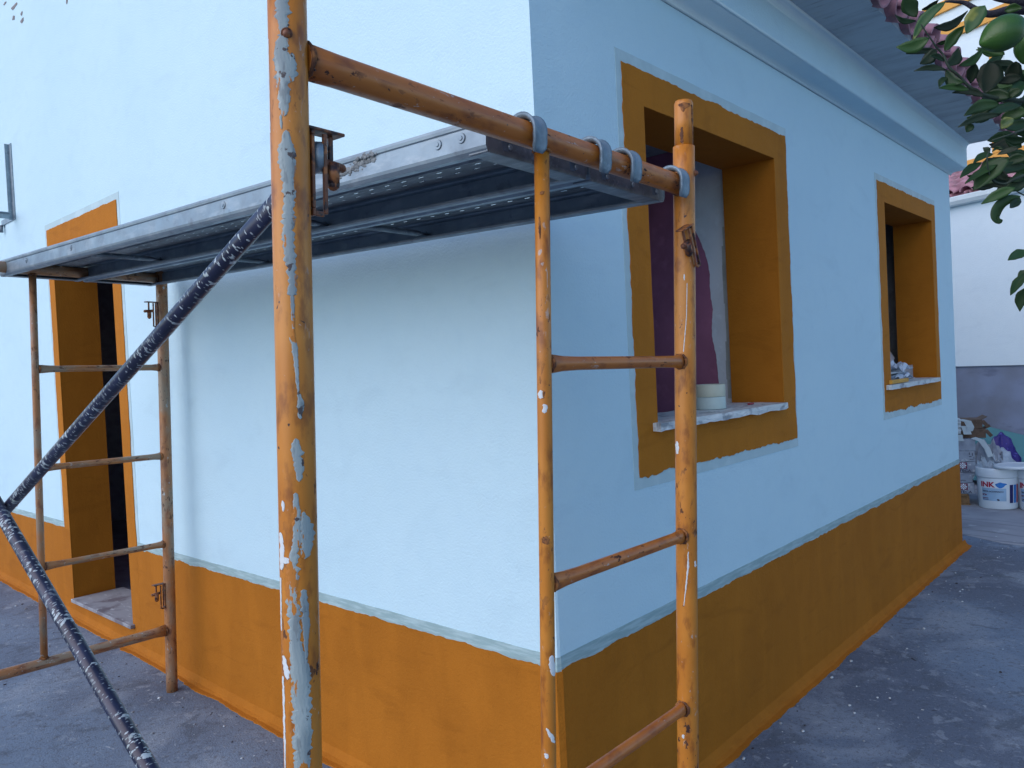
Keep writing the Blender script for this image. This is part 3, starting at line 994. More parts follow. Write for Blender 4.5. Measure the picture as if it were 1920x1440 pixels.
# old grey paint down the nearest post (photo y -> w : linear)
def wy(y): return .064 + (-.923 - .064) * y / 1440.0
SP = [
    (wy(-30), wy(70), [(0, -.55, .15), (.6, -.6, .1), (1, -.35, -.05)]),
    (wy(66), wy(215), [(0, -.45, .05), (.2, -.7, .0), (.35, -.7, .25), (.5, -.65, .45), (.62, -.6, .0), (.8, -.55, .05), (1, -.35, -.15)]),
    (wy(100), wy(140), [(0, .1, .3), (.5, .0, .42), (1, .1, .25)]),
    (wy(212), wy(238), [(0, -.5, -.35), (1, -.45, -.35)]),
    (wy(240), wy(402), [(0, -.3, -.05), (.12, -.45, .1), (.26, -.62, .28), (.36, -.55, .30), (.5, -.5, .2), (.7, -.35, .2), (.85, -.45, .12), (1, -.4, .2)]),
    (wy(398), wy(540), [(0, -.45, .15), (.2, -.5, .1), (.5, -.4, .15), (.8, -.2, .2), (1, -.35, .15)]),
    (wy(538), wy(618), [(0, -.15, .05), (.7, -.10, .05), (1, -.05, .05)]),
    (wy(612), wy(720), [(0, -.25, .08), (.2, -.12, .15), (.6, .0, .2), (1, .1, .2)]),
    (wy(715), wy(765), [(0, .08, .2), (.4, .1, .45), (1, .1, .3)]),
    (wy(800), wy(880), [(0, -.15, .1), (.3, -.3, .3), (.7, -.1, .35), (1, .0, .2)]),
    (wy(900), wy(1002), [(0, -.2, .0), (.4, -.25, .15), (1, -.3, .1)]),
    (wy(936), wy(1024), [(0, .2, .35), (.3, .1, .75), (.7, .1, .8), (1, .15, .45)]),
    (wy(996), wy(1130), [(0, -.35, -.05), (.3, -.6, .0), (.6, -.7, -.1), (1, -.6, .0)]),
    (wy(1080), wy(1230), [(0, .0, .35), (.4, .1, .5), (.8, .2, .35), (1, .2, .3)]),
    (wy(1120), wy(1330), [(0, -.6, -.05), (.3, -.55, .05), (.5, -.55, .45), (.75, -.5, .45), (1, -.45, .45)]),
    (wy(1322), wy(1470), [(0, -.45, .45), (.3, -.5, .45), (.6, -.45, .35), (.8, -.55, .4), (1, -.4, .3)]),
]
paint_patch(near, A, 0, .0242, SP, FLAKE, seed=2)
SPW = [(wy(915), wy(935), [(0, -.8, -.7), (.5, -.82, -.65), (1, -.75, -.68)]), (wy(975), wy(1045), [(0, -.95, -.8), (.5, -.95, -.7), (1, -.95, -.8)]),
       (wy(1020), wy(1032), [(0, -.9, -.5), (1, -.9, -.4)]), (wy(1060), wy(1160), [(0, -.97, -.9), (1, -.97, -.92)]),
       (wy(1205), wy(1248), [(0, -.93, -.8), (.6, -.9, -.6), (1, -.75, -.6)]), (wy(1245), wy(1420), [(0, -.96, -.86), (.6, -.96, -.85), (1, -.93, -.88)]),
       (wy(70), wy(240), [(0, -.985, -.95), (1, -.985, -.95)])]
paint_patch(near, A, 0, .0242, SPW, SPLASH, name='paint_splash', seed=6)
# marks on the far right post and the ladder tube
def wb(y): return .189 - (y - 190) / 155.0 * .184
paint_patch(near, 0, 0, .0242, [(wb(535), wb(665), [(0, .18, .24), (.5, .10, .17), (1, -.2, -.12)]), (wb(518), wb(530), [(0, -.1, 0), (.5, -.12, .04), (1, -.1, 0)]),
                                (wb(1045), wb(1150), [(0, .1, .2), (.3, .05, .2), (.7, -.15, -.05), (1, -.3, -.25)]), (wb(1064), wb(1076), [(0, .7, .85), (1, .7, .9)]),
                                (wb(835), wb(860), [(0, -.9, -.7), (.5, -.95, -.6), (1, -.9, -.7)]), (wb(1400), wb(1408), [(0, -.5, -.3), (1, -.5, -.3)])], SPLASH, name='paint_splash', seed=9)
paint_patch(near, 0, 0, .0208, [(.182, .160, [(0, -.5, .6), (.3, -.4, .8), (.7, -.3, .2), (1, -.1, .0)]), (.178, .10, [(0, .75, .95), (.4, .8, .95), (1, .9, .97)]),
                                (.128, .092, [(0, -.3, -.1), (.5, -.4, .0), (1, -.35, -.05)])], WELD, name='rust_patch', seed=19)
def wm(y): return -(y - 290) / (1440 - 290) * 1.13
paint_patch(near, A + MID, 0, .0135, [(wm(740), wm(756), [(0, -.8, -.3), (1, -.8, -.2)]), (wm(1222), wm(1262), [(0, .3, .8), (.5, .1, .98), (1, .6, .98)]), (wm(765), wm(782), [(0, -.4, .2), (.5, -.3, .4), (1, -.3, .2)]),
                                      (wm(1355), wm(1385), [(0, -.4, -.1), (.5, .0, .6), (1, .6, .95)]), (wm(1402), wm(1412), [(0, -.6, -.1), (1, -.6, 0)])], SPLASH, name='paint_splash', seed=29)
paint_patch(near, A + MID, 0, .0135, [(wm(1003), wm(1020), [(0, -.2, .2), (.5, -.4, .4), (1, -.3, .5)]), (wm(385), wm(392), [(0, -.3, .3), (1, -.2, .2)]), (wm(430), wm(470), [(0, -.5, -.3), (.5, -.5, -.2), (1, -.4, -.3)])], WELD, name='rust_patch', seed=33)

# braces
def make_brace(u, p, q, r, label):
    b = empty('cross_brace', S(u, p[0], p[1]), label, 'brace', 'black cross braces of the scaffold')
    P = line(S(u, *p), S(u, *q), 24)
    mb = MB(); mb.tube(P, [(r * .35, r * 1.35), (r * .7, r * 1.15)] + [r] * (len(P) - 4) + [(r * .7, r * 1.15), (r * .35, r * 1.35)], 26)
    mb.build('tube', BRACE, b)
    return b
make_brace(-.979, (.0, -.114), (SL, -1.33), .0135, 'black paint-spattered tube brace rising from lower left up to the nearest thick post')
b2 = make_brace(-1.008, (.0, -1.325), (SL, -.12), .0155, 'black paint-spattered tube brace sloping down across the bottom left corner of the view')
mb = MB(); c = S(-.995, 1.30, -.726); xa = SM.to_3x3() @ Vector((1, 0, 0)); mb.tube([c - xa * .03, c + xa * .03], .005, 12); mb.build('pivot_bolt', CLIP, b2)

# steel planks
V0, V1 = .047, SL + .075
PW = .297


def make_plank(u0, label, slots_seed):
    pk = empty('steel_plank', S(u0, V0, -.03), label, 'plank', 'galvanised steel planks of the scaffold')
    # profile (u,w) of each side flange
    def flange(ua, s, nm):
        prof = [(0.012, .0290), (.004, .0300), (-.0020, .0285), (-.0030, .0240), (-.0020, .0190), (.0012, .0170), (.0012, -.018), (.003, -.0235), (.0085, -.0300), (.022, -.0300), (.026, -.0275), (.026, -.022)]
        mb = MB(); n = 30
        for i in range(n):
            a, b = V0 + (V1 - V0) * i / n, V0 + (V1 - V0) * (i + 1) / n
            for k in range(len(prof) - 1):
                p, q = prof[k], prof[k + 1]
                mb.quad(S(ua + s * p[0], a, p[1]), S(ua + s * q[0], a, q[1]), S(ua + s * q[0], b, q[1]), S(ua + s * p[0], b, p[1]))
        return mb.build(nm, GALV, pk, solid=.0016)
    flange(u0, 1, 'side_flange'); flange(u0 + PW, -1, 'side_flange')
    # deck with ribs and slots
    us = [.0125, .040, .046, .072, .076, .100, .104, .118, .124, .172, .178, .192, .196, .220, .224, .250, .256, PW - .0125]
    ws = [.028, .028, .020, .020, .020, .020, .020, .020, .028, .028, .020, .020, .020, .020, .020, .020, .028, .028]
    holes = {3: 0, 5: 1, 11: 0, 13: 1}
    mb = MB()
    pitch, hl = .058, .019
    for k in range(len(us) - 1):
        if k in holes:
            v = V0 + .02 + holes[k] * pitch / 2; cur = V0
            while v + hl < V1:
                mb.quad(S(u0 + us[k], cur, ws[k]), S(u0 + us[k + 1], cur, ws[k + 1]), S(u0 + us[k + 1], v, ws[k + 1]), S(u0 + us[k], v, ws[k]))
                # raised lip round the slot
                cur = v + hl; v += pitch
            mb.quad(S(u0 + us[k], cur, ws[k]), S(u0 + us[k + 1], cur, ws[k + 1]), S(u0 + us[k + 1], V1, ws[k + 1]), S(u0 + us[k], V1, ws[k]))
        else:
            mb.quad(S(u0 + us[k], V0, ws[k]), S(u0 + us[k + 1], V0, ws[k + 1]), S(u0 + us[k + 1], V1, ws[k + 1]), S(u0 + us[k], V1, ws[k]))
    mb.build('deck_sheet', GALVD, pk, solid=.0014)
    # end plates
    for vv, s in ((V0, 1), (V1, -1)):
        mb = MB()
        a, b = u0 + .004, u0 + PW - .004
        P = lambda u, v, w: S(u, v, w)
        def bx(u1, u2, v1, v2, w1, w2):
            n = len(mb.v); mb.v += [S(u, v, w) for w in (w1, w2) for v in (v1, v2) for u in (u1, u2)]
            for q in ((0, 2, 3, 1), (4, 5, 7, 6), (0, 1, 5, 4), (2, 6, 7, 3), (0, 4, 6, 2), (1, 3, 7, 5)): mb.face([n + i for i in q])
        bx(a, b, vv, vv + s * .003, -.0295, .0185)
        bx(a, b, vv + s * .0031, vv + s * .045, -.0295, -.0265)
        mb.build('end_plate', GALVD, pk, bevel=.0008)
        mb = MB()
        for uu in (u0 + .05, u0 + PW / 2, u0 + PW - .05):
            mb.tube([S(uu + .012, vv - s * .001, -.012), S(uu + .012, vv - s * .004, -.012)], [.006, .004], 12)
        mb.build('rivet', GALV, pk).__setitem__('kind', 'stuff')
        # hooks over the transom
        tv = 0 if s == 1 else SL
        for uu in (u0 + .052, u0 + PW - .048):
            if s == -1: continue
            mb = MB(); R1 = .0252; th = .005; wd = .0160
            pts = [(vv + s * .002, -.022), (vv - s * .002, .006)]
            ang = [PI * .93 - (PI * .93 + .10) * i / 10 for i in range(11)]
            prof = [(tv - s * math.cos(PI - a) * -1 * 0, 0) for a in ()]
            arc = []
            for i in range(13):
                t = PI * .88 - (PI * .88 + .25) * i / 12      # from plank side over the top to the outside
                arc.append((tv - s * -1 * 0 + (-s) * (-math.cos(t)) * -1 * -1 * R1 * -1, math.sin(t) * R1))
            # outside is the side away from the plank (direction -s in v)
            arc = [(tv + s * (-math.cos(PI - t)) * -R1 * -1, math.sin(t) * R1) for t in [PI * .9 - (PI * .9 + .30) * i / 12 for i in range(13)]]
            arc = [(tv - s * math.cos(t) * R1, math.sin(t) * R1) for t in [PI * .88 - (PI * .88 + .28) * i / 12 for i in range(13)]]
            pts = [(vv + s * .001, -.02), (vv - s * .001, .008)] + arc[1:] + [(arc[-1][0] - s * .0005, -.016), (arc[-1][0] + s * .001, -.026), (arc[-1][0] + s * .004, -.034)]
            prof = pts
            for i in range(len(prof) - 1):
                pass
            # channel section: web with two raised edges
            sec = [(-wd, .004), (-wd * .72, .0), (-wd * .35, -.0012 + .0), (wd * .35, -.0012), (wd * .72, .0), (wd, .005), (wd, .0095), (wd * .72, .0080), (wd * .5, .0052), (0, .0044), (-wd * .5, .0052), (-wd * .72, .0080), (-wd, .0095)]
            base = len(mb.v); m = len(sec)
            for i, (pv, pw) in enumerate(prof):
                if i == 0: tx, tz = prof[1][0] - pv, prof[1][1] - pw
                elif i == len(prof) - 1: tx, tz = pv - prof[i - 1][0], pw - prof[i - 1][1]
                else: tx, tz = prof[i + 1][0] - prof[i - 1][0], prof[i + 1][1] - prof[i - 1][1]
                l = math.hypot(tx, tz) or 1; tx /= l; tz /= l
                nx, nzz = (tz * s, -tx * s)      # outward normal
                if nx * (pv - tv) + nzz * pw < 0: nx, nzz = -nx, -nzz
                kk = 1 if i < len(prof) - 1 else .55
                for (a_, h_) in sec:
                    mb.v.append(S(uu + a_ * kk, pv + nx * h_, pw + nzz * h_))
            for i in range(len(prof) - 1):
                for k in range(m):
                    k2 = (k + 1) % m
                    mb.face((base + i * m + k, base + i * m + k2, base + (i + 1) * m + k2, base + (i + 1) * m + k), None, True)
            mb.face([base + k for k in range(m)]); mb.face([base + (len(prof) - 1) * m + k for k in range(m)])
            mb.build('hook', HOOKM, pk)
    return pk


def stiffener(pk, u0, v, v2):
    mb = MB(); a, b = u0 + .006, u0 + PW - .006
    P = [S(a + (b - a) * t, v + (v2 - v) * t, -.012) for t in (0, .06, .14, .5, .86, .94, 1)]
    mb.tube(P, [(.012, .002), (.012, .003), (.0085, .0085), (.0088, .0088), (.0085, .0085), (.012, .003), (.012, .002)], 16, up=(0, 0, 1))
    mb.build('stiffener', GALVD, pk)
    mb = MB(); mb.tube([S(b - .004, v2, -.008), S(b - .010, v2, -.008)], .005, 10); mb.build('rivet', GALV, pk)


p1 = make_plank(-.607, 'outer galvanised scaffold plank, its bright long side facing the camera', 1)
p2 = make_plank(-.302, 'inner galvanised scaffold plank, on the side of the house corner', 2)
for v in (.10, .93, 1.92): stiffener(p1, -.607, v, v - .02)
for v in (.86, 1.72): stiffener(p2, -.302, v, v - .02)
# rivets along the bright side
for v in (.105, .165, .93, 1.92, 2.35):
    mb = MB(); c = S(-.607, v, .003)
    ua = SM.to_3x3() @ Vector((-1, 0, 0))
    mb.tube([c, c + ua * .0018], [.0095, .0085], 18); mb.tube([c + ua * .0018, c + ua * .0034], [.0045, .0035], 12)
    mb.build('rivet', GALV, p1)
# dried mortar
mb = MB()
for k in range(150):
    t = random.random(); v = .345 + .14 * t + random.gauss(0, .008); w = -.008 + .026 * (1 - t) + random.gauss(0, .005)
    w = max(-.016, min(.026, w))
    rr = random.uniform(.0012, .0045)
    mb.sphere(S(-.607 + (-.003 if w > .017 else .0005), v, w), rr, sc=(.5, 1.5, 1), seg=7, rings=5, jit=.6)
tag(mb.build('mortar_smear', MORTAR, p1), 'dried grey mortar stuck on the plank side')

# ------------------------------------------------------------------ things on the sills
def roll(name, c, r0_, r1_, h, mat, label):
    mb = MB(); n = 36; rings = []
    for (r, z) in ((r1_, 0), (r1_, h), (r0_, h), (r0_, 0)):
        rings.append([Vector((c[0] + r * math.cos(2 * PI * k / n), c[1] + r * math.sin(2 * PI * k / n), c[2] + z)) for k in range(n)])
    base = 0
    for rg in rings: mb.v += rg
    for i in range(4):
        for k in range(n):
            mb.face((i * n + k, i * n + (k + 1) % n, ((i + 1) % 4) * n + (k + 1) % n, ((i + 1) % 4) * n + k), None, i in (0, 2))
    return tag(mb.build(name, mat, bevel=.001), label, 'tape roll')
zr = 1.1975
roll('tape_roll', (1.138, .118, zr), .038, .060, .047, PALETAPE, 'pale green tape roll lying on the near window sill, lower of the two')
roll('tape_roll', (1.144, .121, zr + .0478), .038, .060, .047, CREAM, 'cream masking tape roll on top of the other roll on the near sill')
mb = MB(); mb.box((1.345, .05, zr), (1.385, .062, zr + .007)); tag(mb.build('paint_scraper', REDM, bevel=.002), 'small red plastic piece lying on the near window sill', 'tool')

def profile(name, p, q, w, h, mat, label, cat, roll_=0, th=.0022):
    """U-channel from p to q"""
    p, q = Vector(p), Vector(q); d = (q - p).normalized(); s = d.cross(Vector((0, 0, 1))).normalized(); u = s.cross(d)
    cr, sr = math.cos(roll_), math.sin(roll_); s, u = s * cr + u * sr, u * cr - s * sr
    mb = MB()
    for (a, b, c_, e) in ((-w / 2, w / 2, 0, th), (-w / 2, -w / 2 + th, th + .0001, h), (w / 2 - th, w / 2, th + .0001, h)):
        mb.prism([p + s * a + u * c_, p + s * b + u * c_, p + s * b + u * e, p + s * a + u * e], q - p)
    return tag(mb.build(name, mat), label, cat)
x2 = W2[0]
profile('metal_profile', (3.12, .06, 1.272), (3.70, .20, 1.315), .085, .055, ALU, 'grey metal channel lying highest in the scraps on the far sill', 'metal profile', .5)
profile('metal_profile', (3.40, .12, 1.200), (3.86, .15, 1.200), .10, .085, ALU, 'short square grey channel at the right of the scraps on the far sill', 'metal profile', 0)
profile('metal_profile', (3.08, .09, 1.204), (3.44, .05, 1.232), .06, .035, ALU, 'pale metal channel at the bottom left of the scraps on the far sill', 'metal profile', -.3)
mb = MB()
for k in range(7):
    yb = .02 + k * .020
    mb.box((3.03, yb, 1.252 + k * .003), (3.40, yb + .008, 1.262 + k * .003))
mb.box((3.03, .018, 1.244), (3.06, .16, 1.2519)); mb.box((3.37, .018, 1.244), (3.40, .16, 1.2519))
tag(mb.build('louvre_grille', ALU), 'white slatted vent grille lying flat on the far sill scraps', 'grille')
def crumple(name, c, sx, sy, sz, mat, label, cat, seed, n=9, tilt=0):
    mb = MB(); P = []
    for i in range(n + 1):
        row = []
        for k in range(n + 1):
            a, b = i / n - .5, k / n - .5
            z = sz * (.5 + mn.noise(Vector((a * 4 + seed, b * 4, seed)))) * (1 - 1.4 * (a * a + b * b)) + sz * .35 * abs(math.sin(7 * a + seed))
            row.append(Vector((c[0] + a * sx + .1 * sx * mn.noise(Vector((a * 5, b * 5, seed + 3))), c[1] + b * sy, c[2] + max(0.001, z) + tilt * a)))
        P.append(row)
    for i in range(n):
        for k in range(n): mb.quad(P[i][k], P[i + 1][k], P[i + 1][k + 1], P[i][k + 1])
    return tag(mb.build(name, mat, solid=.0015), label, cat)
crumple('plastic_wrap', (3.36, .05, 1.202), .30, .11, .05, PAPER, 'crumpled pale plastic wrapping in front of the scraps on the far sill', 'wrapping', 3)
crumple('plastic_wrap', (3.34, .06, 1.245), .34, .12, .07, PAPER, 'smaller sheet of pale wrapping over the channel on the far sill', 'wrapping', 8)
mb = MB(); mb.box((2.985, -.024, 1.199), (3.30, -.004, 1.221)); tag(mb.build('wooden_stick', YELLOW, bevel=.003), 'short yellow wooden stick at the front left of the far window sill', 'stick')

# ------------------------------------------------------------------ neighbour buildings
E1 = Vector((-.370, -.929, 0)).normalized(); NN = Vector((.929, -.370, 0)).normalized()
OB = Vector((7.55, .381, 0))
def NB(a, b, z): return OB + E1 * a + NN * b + Vector((0, 0, z))
def nbox(mb, a0, a1, b0, b1, z0, z1):
    n = len(mb.v); mb.v += [NB(a, b, z) for z in (z0, z1) for b in (b0, b1) for a in (a0, a1)]
    for q in ((0, 2, 3, 1), (4, 5, 7, 6), (0, 1, 5, 4), (2, 6, 7, 3), (0, 4, 6, 2), (1, 3, 7, 5)): mb.face([n + i for i in q])
nh = empty('outbuilding', NB(0, 0, 0), 'low white outbuilding behind, bare grey render along its base and clay tiles on top', 'outbuilding')
mb = MB(); nbox(mb, -5, 3.2, 0, .25, 1.172, 2.86); nbox(mb, -5, 3.2, .2502, 3.2, 1.172, 2.858); mb.build('upper_wall', NWHITE, nh)
mb = MB(); nbox(mb, -5, 3.2, .018, .25, -.3, 1.171); mb.build('bare_base_wall', UNPAINTED, nh)
mb = MB(); P = [NB(-5, -.045, 2.905), NB(3.2, -.045, 2.905)]
pr = [(-.095, 2.945), (-.10, 2.935), (-.098, 2.895), (-.075, 2.862), (-.03, 2.852), (-.001, 2.858), (-.001, 2.93), (-.006, 2.93), (-.008, 2.87), (-.07, 2.872), (-.09, 2.90), (-.088, 2.945)]
mb.prism([NB(-5, b, z) for b, z in pr], E1 * 8.2); mb.build('gutter', GUTTER, nh)
mb = MB(); nbox(mb, -5, 3.2, -.001 + .002, .02, 2.8605, 2.93); mb.build('eave_board', simple('eave_grey', (.12, .12, .14), .9), nh)
SLP = .36
tile_roof(nh, NB(-1.6, -.03, 2.925), E1, NN, SLP, 13, 4)
ub = empty('upper_building', NB(-1, 1.25, 3.0), 'taller white building behind the outbuilding, with ochre bands and pilaster', 'building')
mb = MB(); nbox(mb, -9, 3, 1.2, 5.5, 2.9, 7.2); mb.build('wall', NWHITE, ub)
mb = MB(); nbox(mb, -9, 3, 1.175, 1.1995, 3.25, 3.585); mb.build('base_band', NOCHRE, ub)
for (z0, z1) in ((5.085, 5.215), (5.43, 5.56)):
    mb = MB(); nbox(mb, -9, 3, 1.160, 1.1995, z0, z1); mb.build('floor_band', NOCHRE, ub)
mb = MB(); nbox(mb, -.572, -.495, 1.168, 1.1996, 3.5855, 5.0845); mb.build('pilaster', NOCHRE, ub)
mb = MB(); nbox(mb, -.435, -.42, 1.186, 1.1996, 3.5855, 5.0845); mb.build('joint_trim', GUTTER, ub)

# ------------------------------------------------------------------ boxes, buckets and rubble at the far end
VD = (Vector((6.25, .18, 0)) - Vector((CAM.x, CAM.y, 0))).normalized()
VR = Vector((VD.y, -VD.x, 0))
if VR.dot(RT) < 0: VR = -VR


def gpt(px, t):
    q = unproj(px, 900, t); return Vector((q.x, q.y, gz(q.y) + .004))


def frame_at(o, ang):
    rx = (VR * math.cos(ang) + VD * math.sin(ang)); ry = Vector((-rx.y, rx.x, 0))
    if ry.dot(VD) < 0: ry = -ry
    Mx = Matrix((rx, ry, Vector((0, 0, 1)))).transposed().to_4x4(); Mx.translation = o
    return Mx


def text_mesh(s, size, depth=.0006, bold=0):
    cu = bpy.data.curves.new('t', 'FONT'); cu.body = s; cu.size = size; cu.extrude = depth; cu.offset = bold; cu.resolution_u = 3
    cu.align_x = 'LEFT'
    o = bpy.data.objects.new('t', cu); COL.objects.link(o)
    bpy.context.view_layer.update()
    me = bpy.data.meshes.new_from_object(o.evaluated_get(bpy.context.evaluated_depsgraph_get()))
    bpy.data.objects.remove(o)
    vs_ = [v.co.copy() for v in me.vertices]; fs = [tuple(p.vertices) for p in me.polygons]
    bpy.data.meshes.remove(me)
    return vs_, fs


def add_text(mb, s, size, fn, mi=0, bold=0, width=None):
    vs_, fs = text_mesh(s, size, .0006, bold)
    w = max(v.x for v in vs_); k = 1 if width is None else width / w
    n = len(mb.v)
    for v in vs_: mb.v.append(fn(v.x * k, v.y, v.z + .0006))
    for f in fs: mb.face([n + i for i in f], None, False, mi)


FB = frame_at(gpt(1827, 6.85), .10)
boxes = [(0.105, .205, -.42, .0, 0, True, 'lowest printed tile carton, resting on the pallet block'),
         (0.2065, .292, -.42, -.012, .02, False, 'second tile carton from the bottom, plain sided'),
         (0.2935, .392, -.42, .012, -.03, True, 'middle tile carton, printed with a red square emblem'),
         (0.3935, .485, -.42, .010, .04, False, 'fourth tile carton up, crushed and scribbled with black marks'),
         (0.4865, .590, -.42, .018, 0, False, 'topmost grey tile carton, wrapped in film')]
for i, (z0, z1, xa_, xb, rot, logo, lab) in enumerate(boxes):
    Mx = FB @ Matrix.Translation((0, 0, 0)) @ Matrix.Rotation(rot, 4, 'Z')
    root = empty('tile_carton', Mx @ Vector((-.2, .1, z0)), lab, 'carton', 'stacked tile cartons')
    mb = MB(); mb.box((xa_, 0, z0), (xb, .36, z1), Mx)
    mb.build('carton_body', CARDG, root, bevel=.006)
    if logo:
        mb = MB(); mb.box((-.118, -.0022, z0 + .035), (-.052, -.0002, z1 - .006), Mx); mb.build('emblem', LOGORED, root)
        mb = MB()
        cx, cz, s = -.085, (z0 + .035 + z1 - .006) / 2, .024
        for a in (PI / 4, -PI / 4):
            Rm = Mx @ Matrix.Translation((cx, -.0034, cz)) @ Matrix.Rotation(a, 4, 'Y')
            mb.box((-s * 1.15, 0, -.003), (s * 1.15, .0008, .003), Rm)
        for dx, dz in ((0, .8), (0, -.8), (.8, 0), (-.8, 0)):
            Rm = Mx @ Matrix.Translation((cx + dx * s, -.0035, cz + dz * s)) @ Matrix.Rotation(PI / 4, 4, 'Y')
            mb.box((-.0065, 0, -.0065), (.0065, .0009, .0065), Rm)
        mb.build('emblem_star', PLASTIC, root)
        mb = MB(); add_text(mb, 'AZTECA', .030, lambda x, y, z, Mx=Mx, z0=z0: Mx @ Vector((-.165 + x, -.0003 - z, z0 + .008 + y)), bold=.0008, width=.145)
        mb.build('lettering', INKDARK, root)
    if i == 3:
        mb = MB()
        for (x, z, w, h) in ((-.035, .04, .02, .006), (-.035, .06, .006, .02), (-.012, .052, .006, .024), (-.03, .018, .03, .005), (-.16, .03, .05, .006), (-.14, .038, .018, .012), (-.005, .03, .012, .005)):
            mb.box((x, -.002, z0 + z), (x + w, -.0003, z0 + z + h), Mx)
        mb.build('black_marks', INKDARK, root)
    if i == 1:
        mb = MB(); add_text(mb, 'AZTECA', .011, lambda x, y, z, Mx=Mx, z0=z0: Mx @ Vector((-.105 + x, -.0003 - z, z0 + .014 + y)), bold=.0003); mb.build('lettering', INKDARK, root)
mb = MB(); mb.box((-.42, .02, 0.0), (-.035, .33, .012), FB); mb.box((-.16, .03, .0121), (-.04, .12, .085), FB); mb.box((-.42, .0, .0852), (-.05, .33, .104), FB)
tag(mb.build('pallet', WOODP, bevel=.002), 'wooden pallet block under the stacked cartons by the house corner', 'pallet')
# open brown cartons on top
for (x0_, x1_, y0_, z0_, z1_, rt, lab) in ((-.24, .105, .10, .592, .672, -.05, 'lower of two open brown cartons on the grey carton stack'),
                                      (-.20, .095, .11, .674, .755, .06, 'upper open brown carton with raised flaps on the stack')):
    Mx = FB @ Matrix.Rotation(rt, 4, 'Z')
    root = empty('brown_carton', Mx @ Vector((0, .15, z0_)), lab, 'carton', 'open brown cartons')
    mb = MB(); mb.box((x0_, y0_, z0_), (x1_, y0_ + .24, z1_), Mx); mb.build('carton_body', CARDB, root, bevel=.003)
    mb = MB(); Fm = Mx @ Matrix.Translation((x1_, y0_, z1_)) @ Matrix.Rotation(-.5, 4, 'Y'); mb.box((-.07, .0, 0), (.045, .23, .004), Fm)
    Fm = Mx @ Matrix.Translation((x1_, y0_ - .002, z0_ + .045)) @ Matrix.Rotation(.9, 4, 'Y'); mb.box((-.02, .0, 0), (.05, .005, .03), Fm)
    mb.build('flap', CARDB, root)
# stacked tiles (striped) at left
root = empty('tile_stack', FB @ Vector((-.15, .05, .60)), 'small stack of pale ceramic tiles at the top left of the carton pile', 'tiles')
for k in range(6):
    mb = MB(); mb.box((-.34, .02, .66 + k * .018), (-.085, .2, .675 + k * .018), FB); mb.build('ceramic_tile', STYRO if k % 2 else PLASTIC, root)
mb = MB(); mb.box((-.34, .0, .64), (-.09, .15, .6595), FB); tag(mb.build('foam_sheet', STYRO), 'flat foam sheet under the little stack of ceramic tiles', 'foam')
mb = MB(); mb.box((-.40, .03, .592), (-.07, .10, .6395), FB); tag(mb.build('wooden_offcut', CARDB, bevel=.004), 'dark wooden offcut lying left on top of the carton stack', 'offcut')


def foam(pts, w, label):
    """bent foam strip through pts in FB coordinates"""
    mb = MB(); P = [FB @ Vector(p) for p in pts]; wv = FB.to_3x3() @ Vector(w)
    for i in range(len(P) - 1): mb.quad(P[i], P[i + 1], P[i + 1] + wv, P[i] + wv, smooth=False)
    return tag(mb.build('foam_strip', STYRO, solid=.004), label, 'foam strip', 'foam strips draped on the cartons')
foam([(-.075, -.01, .77), (-.01, -.02, .755), (.012, -.02, .70), (-.0, -.015, .665)], (-.055, 0, -.006), 'bent foam strip folded over the upper brown carton')
foam([(-.13, -.004, .632), (-.125, -.006, .60), (-.12, -.008, .575)][::-1], (.05, 0, 0), 'short foam flap hanging below the ceramic tiles')
foam([(-.02, -.012, .60), (.04, -.02, .575), (.085, -.03, .50), (.105, -.035, .435)], (.04, 0, .012), 'long foam strip hanging down over the carton corner')
foam([(-.09, -.012, .71), (-.075, -.014, .66), (-.07, -.016, .635)], (.06, 0, .0), 'white foam tab under the upper brown carton')
crumple('plastic_film', FB @ Vector((.08, .05, .18)), .12, .2, .25, BAGW, 'pale plastic film bunched beside the stacked cartons', 'plastic film', 5)
crumple('paper_sack', FB @ Vector((.11, .10, .33)), .16, .22, .22, CARDG, 'crushed grey paper sack behind the top cartons', 'sack', 12)


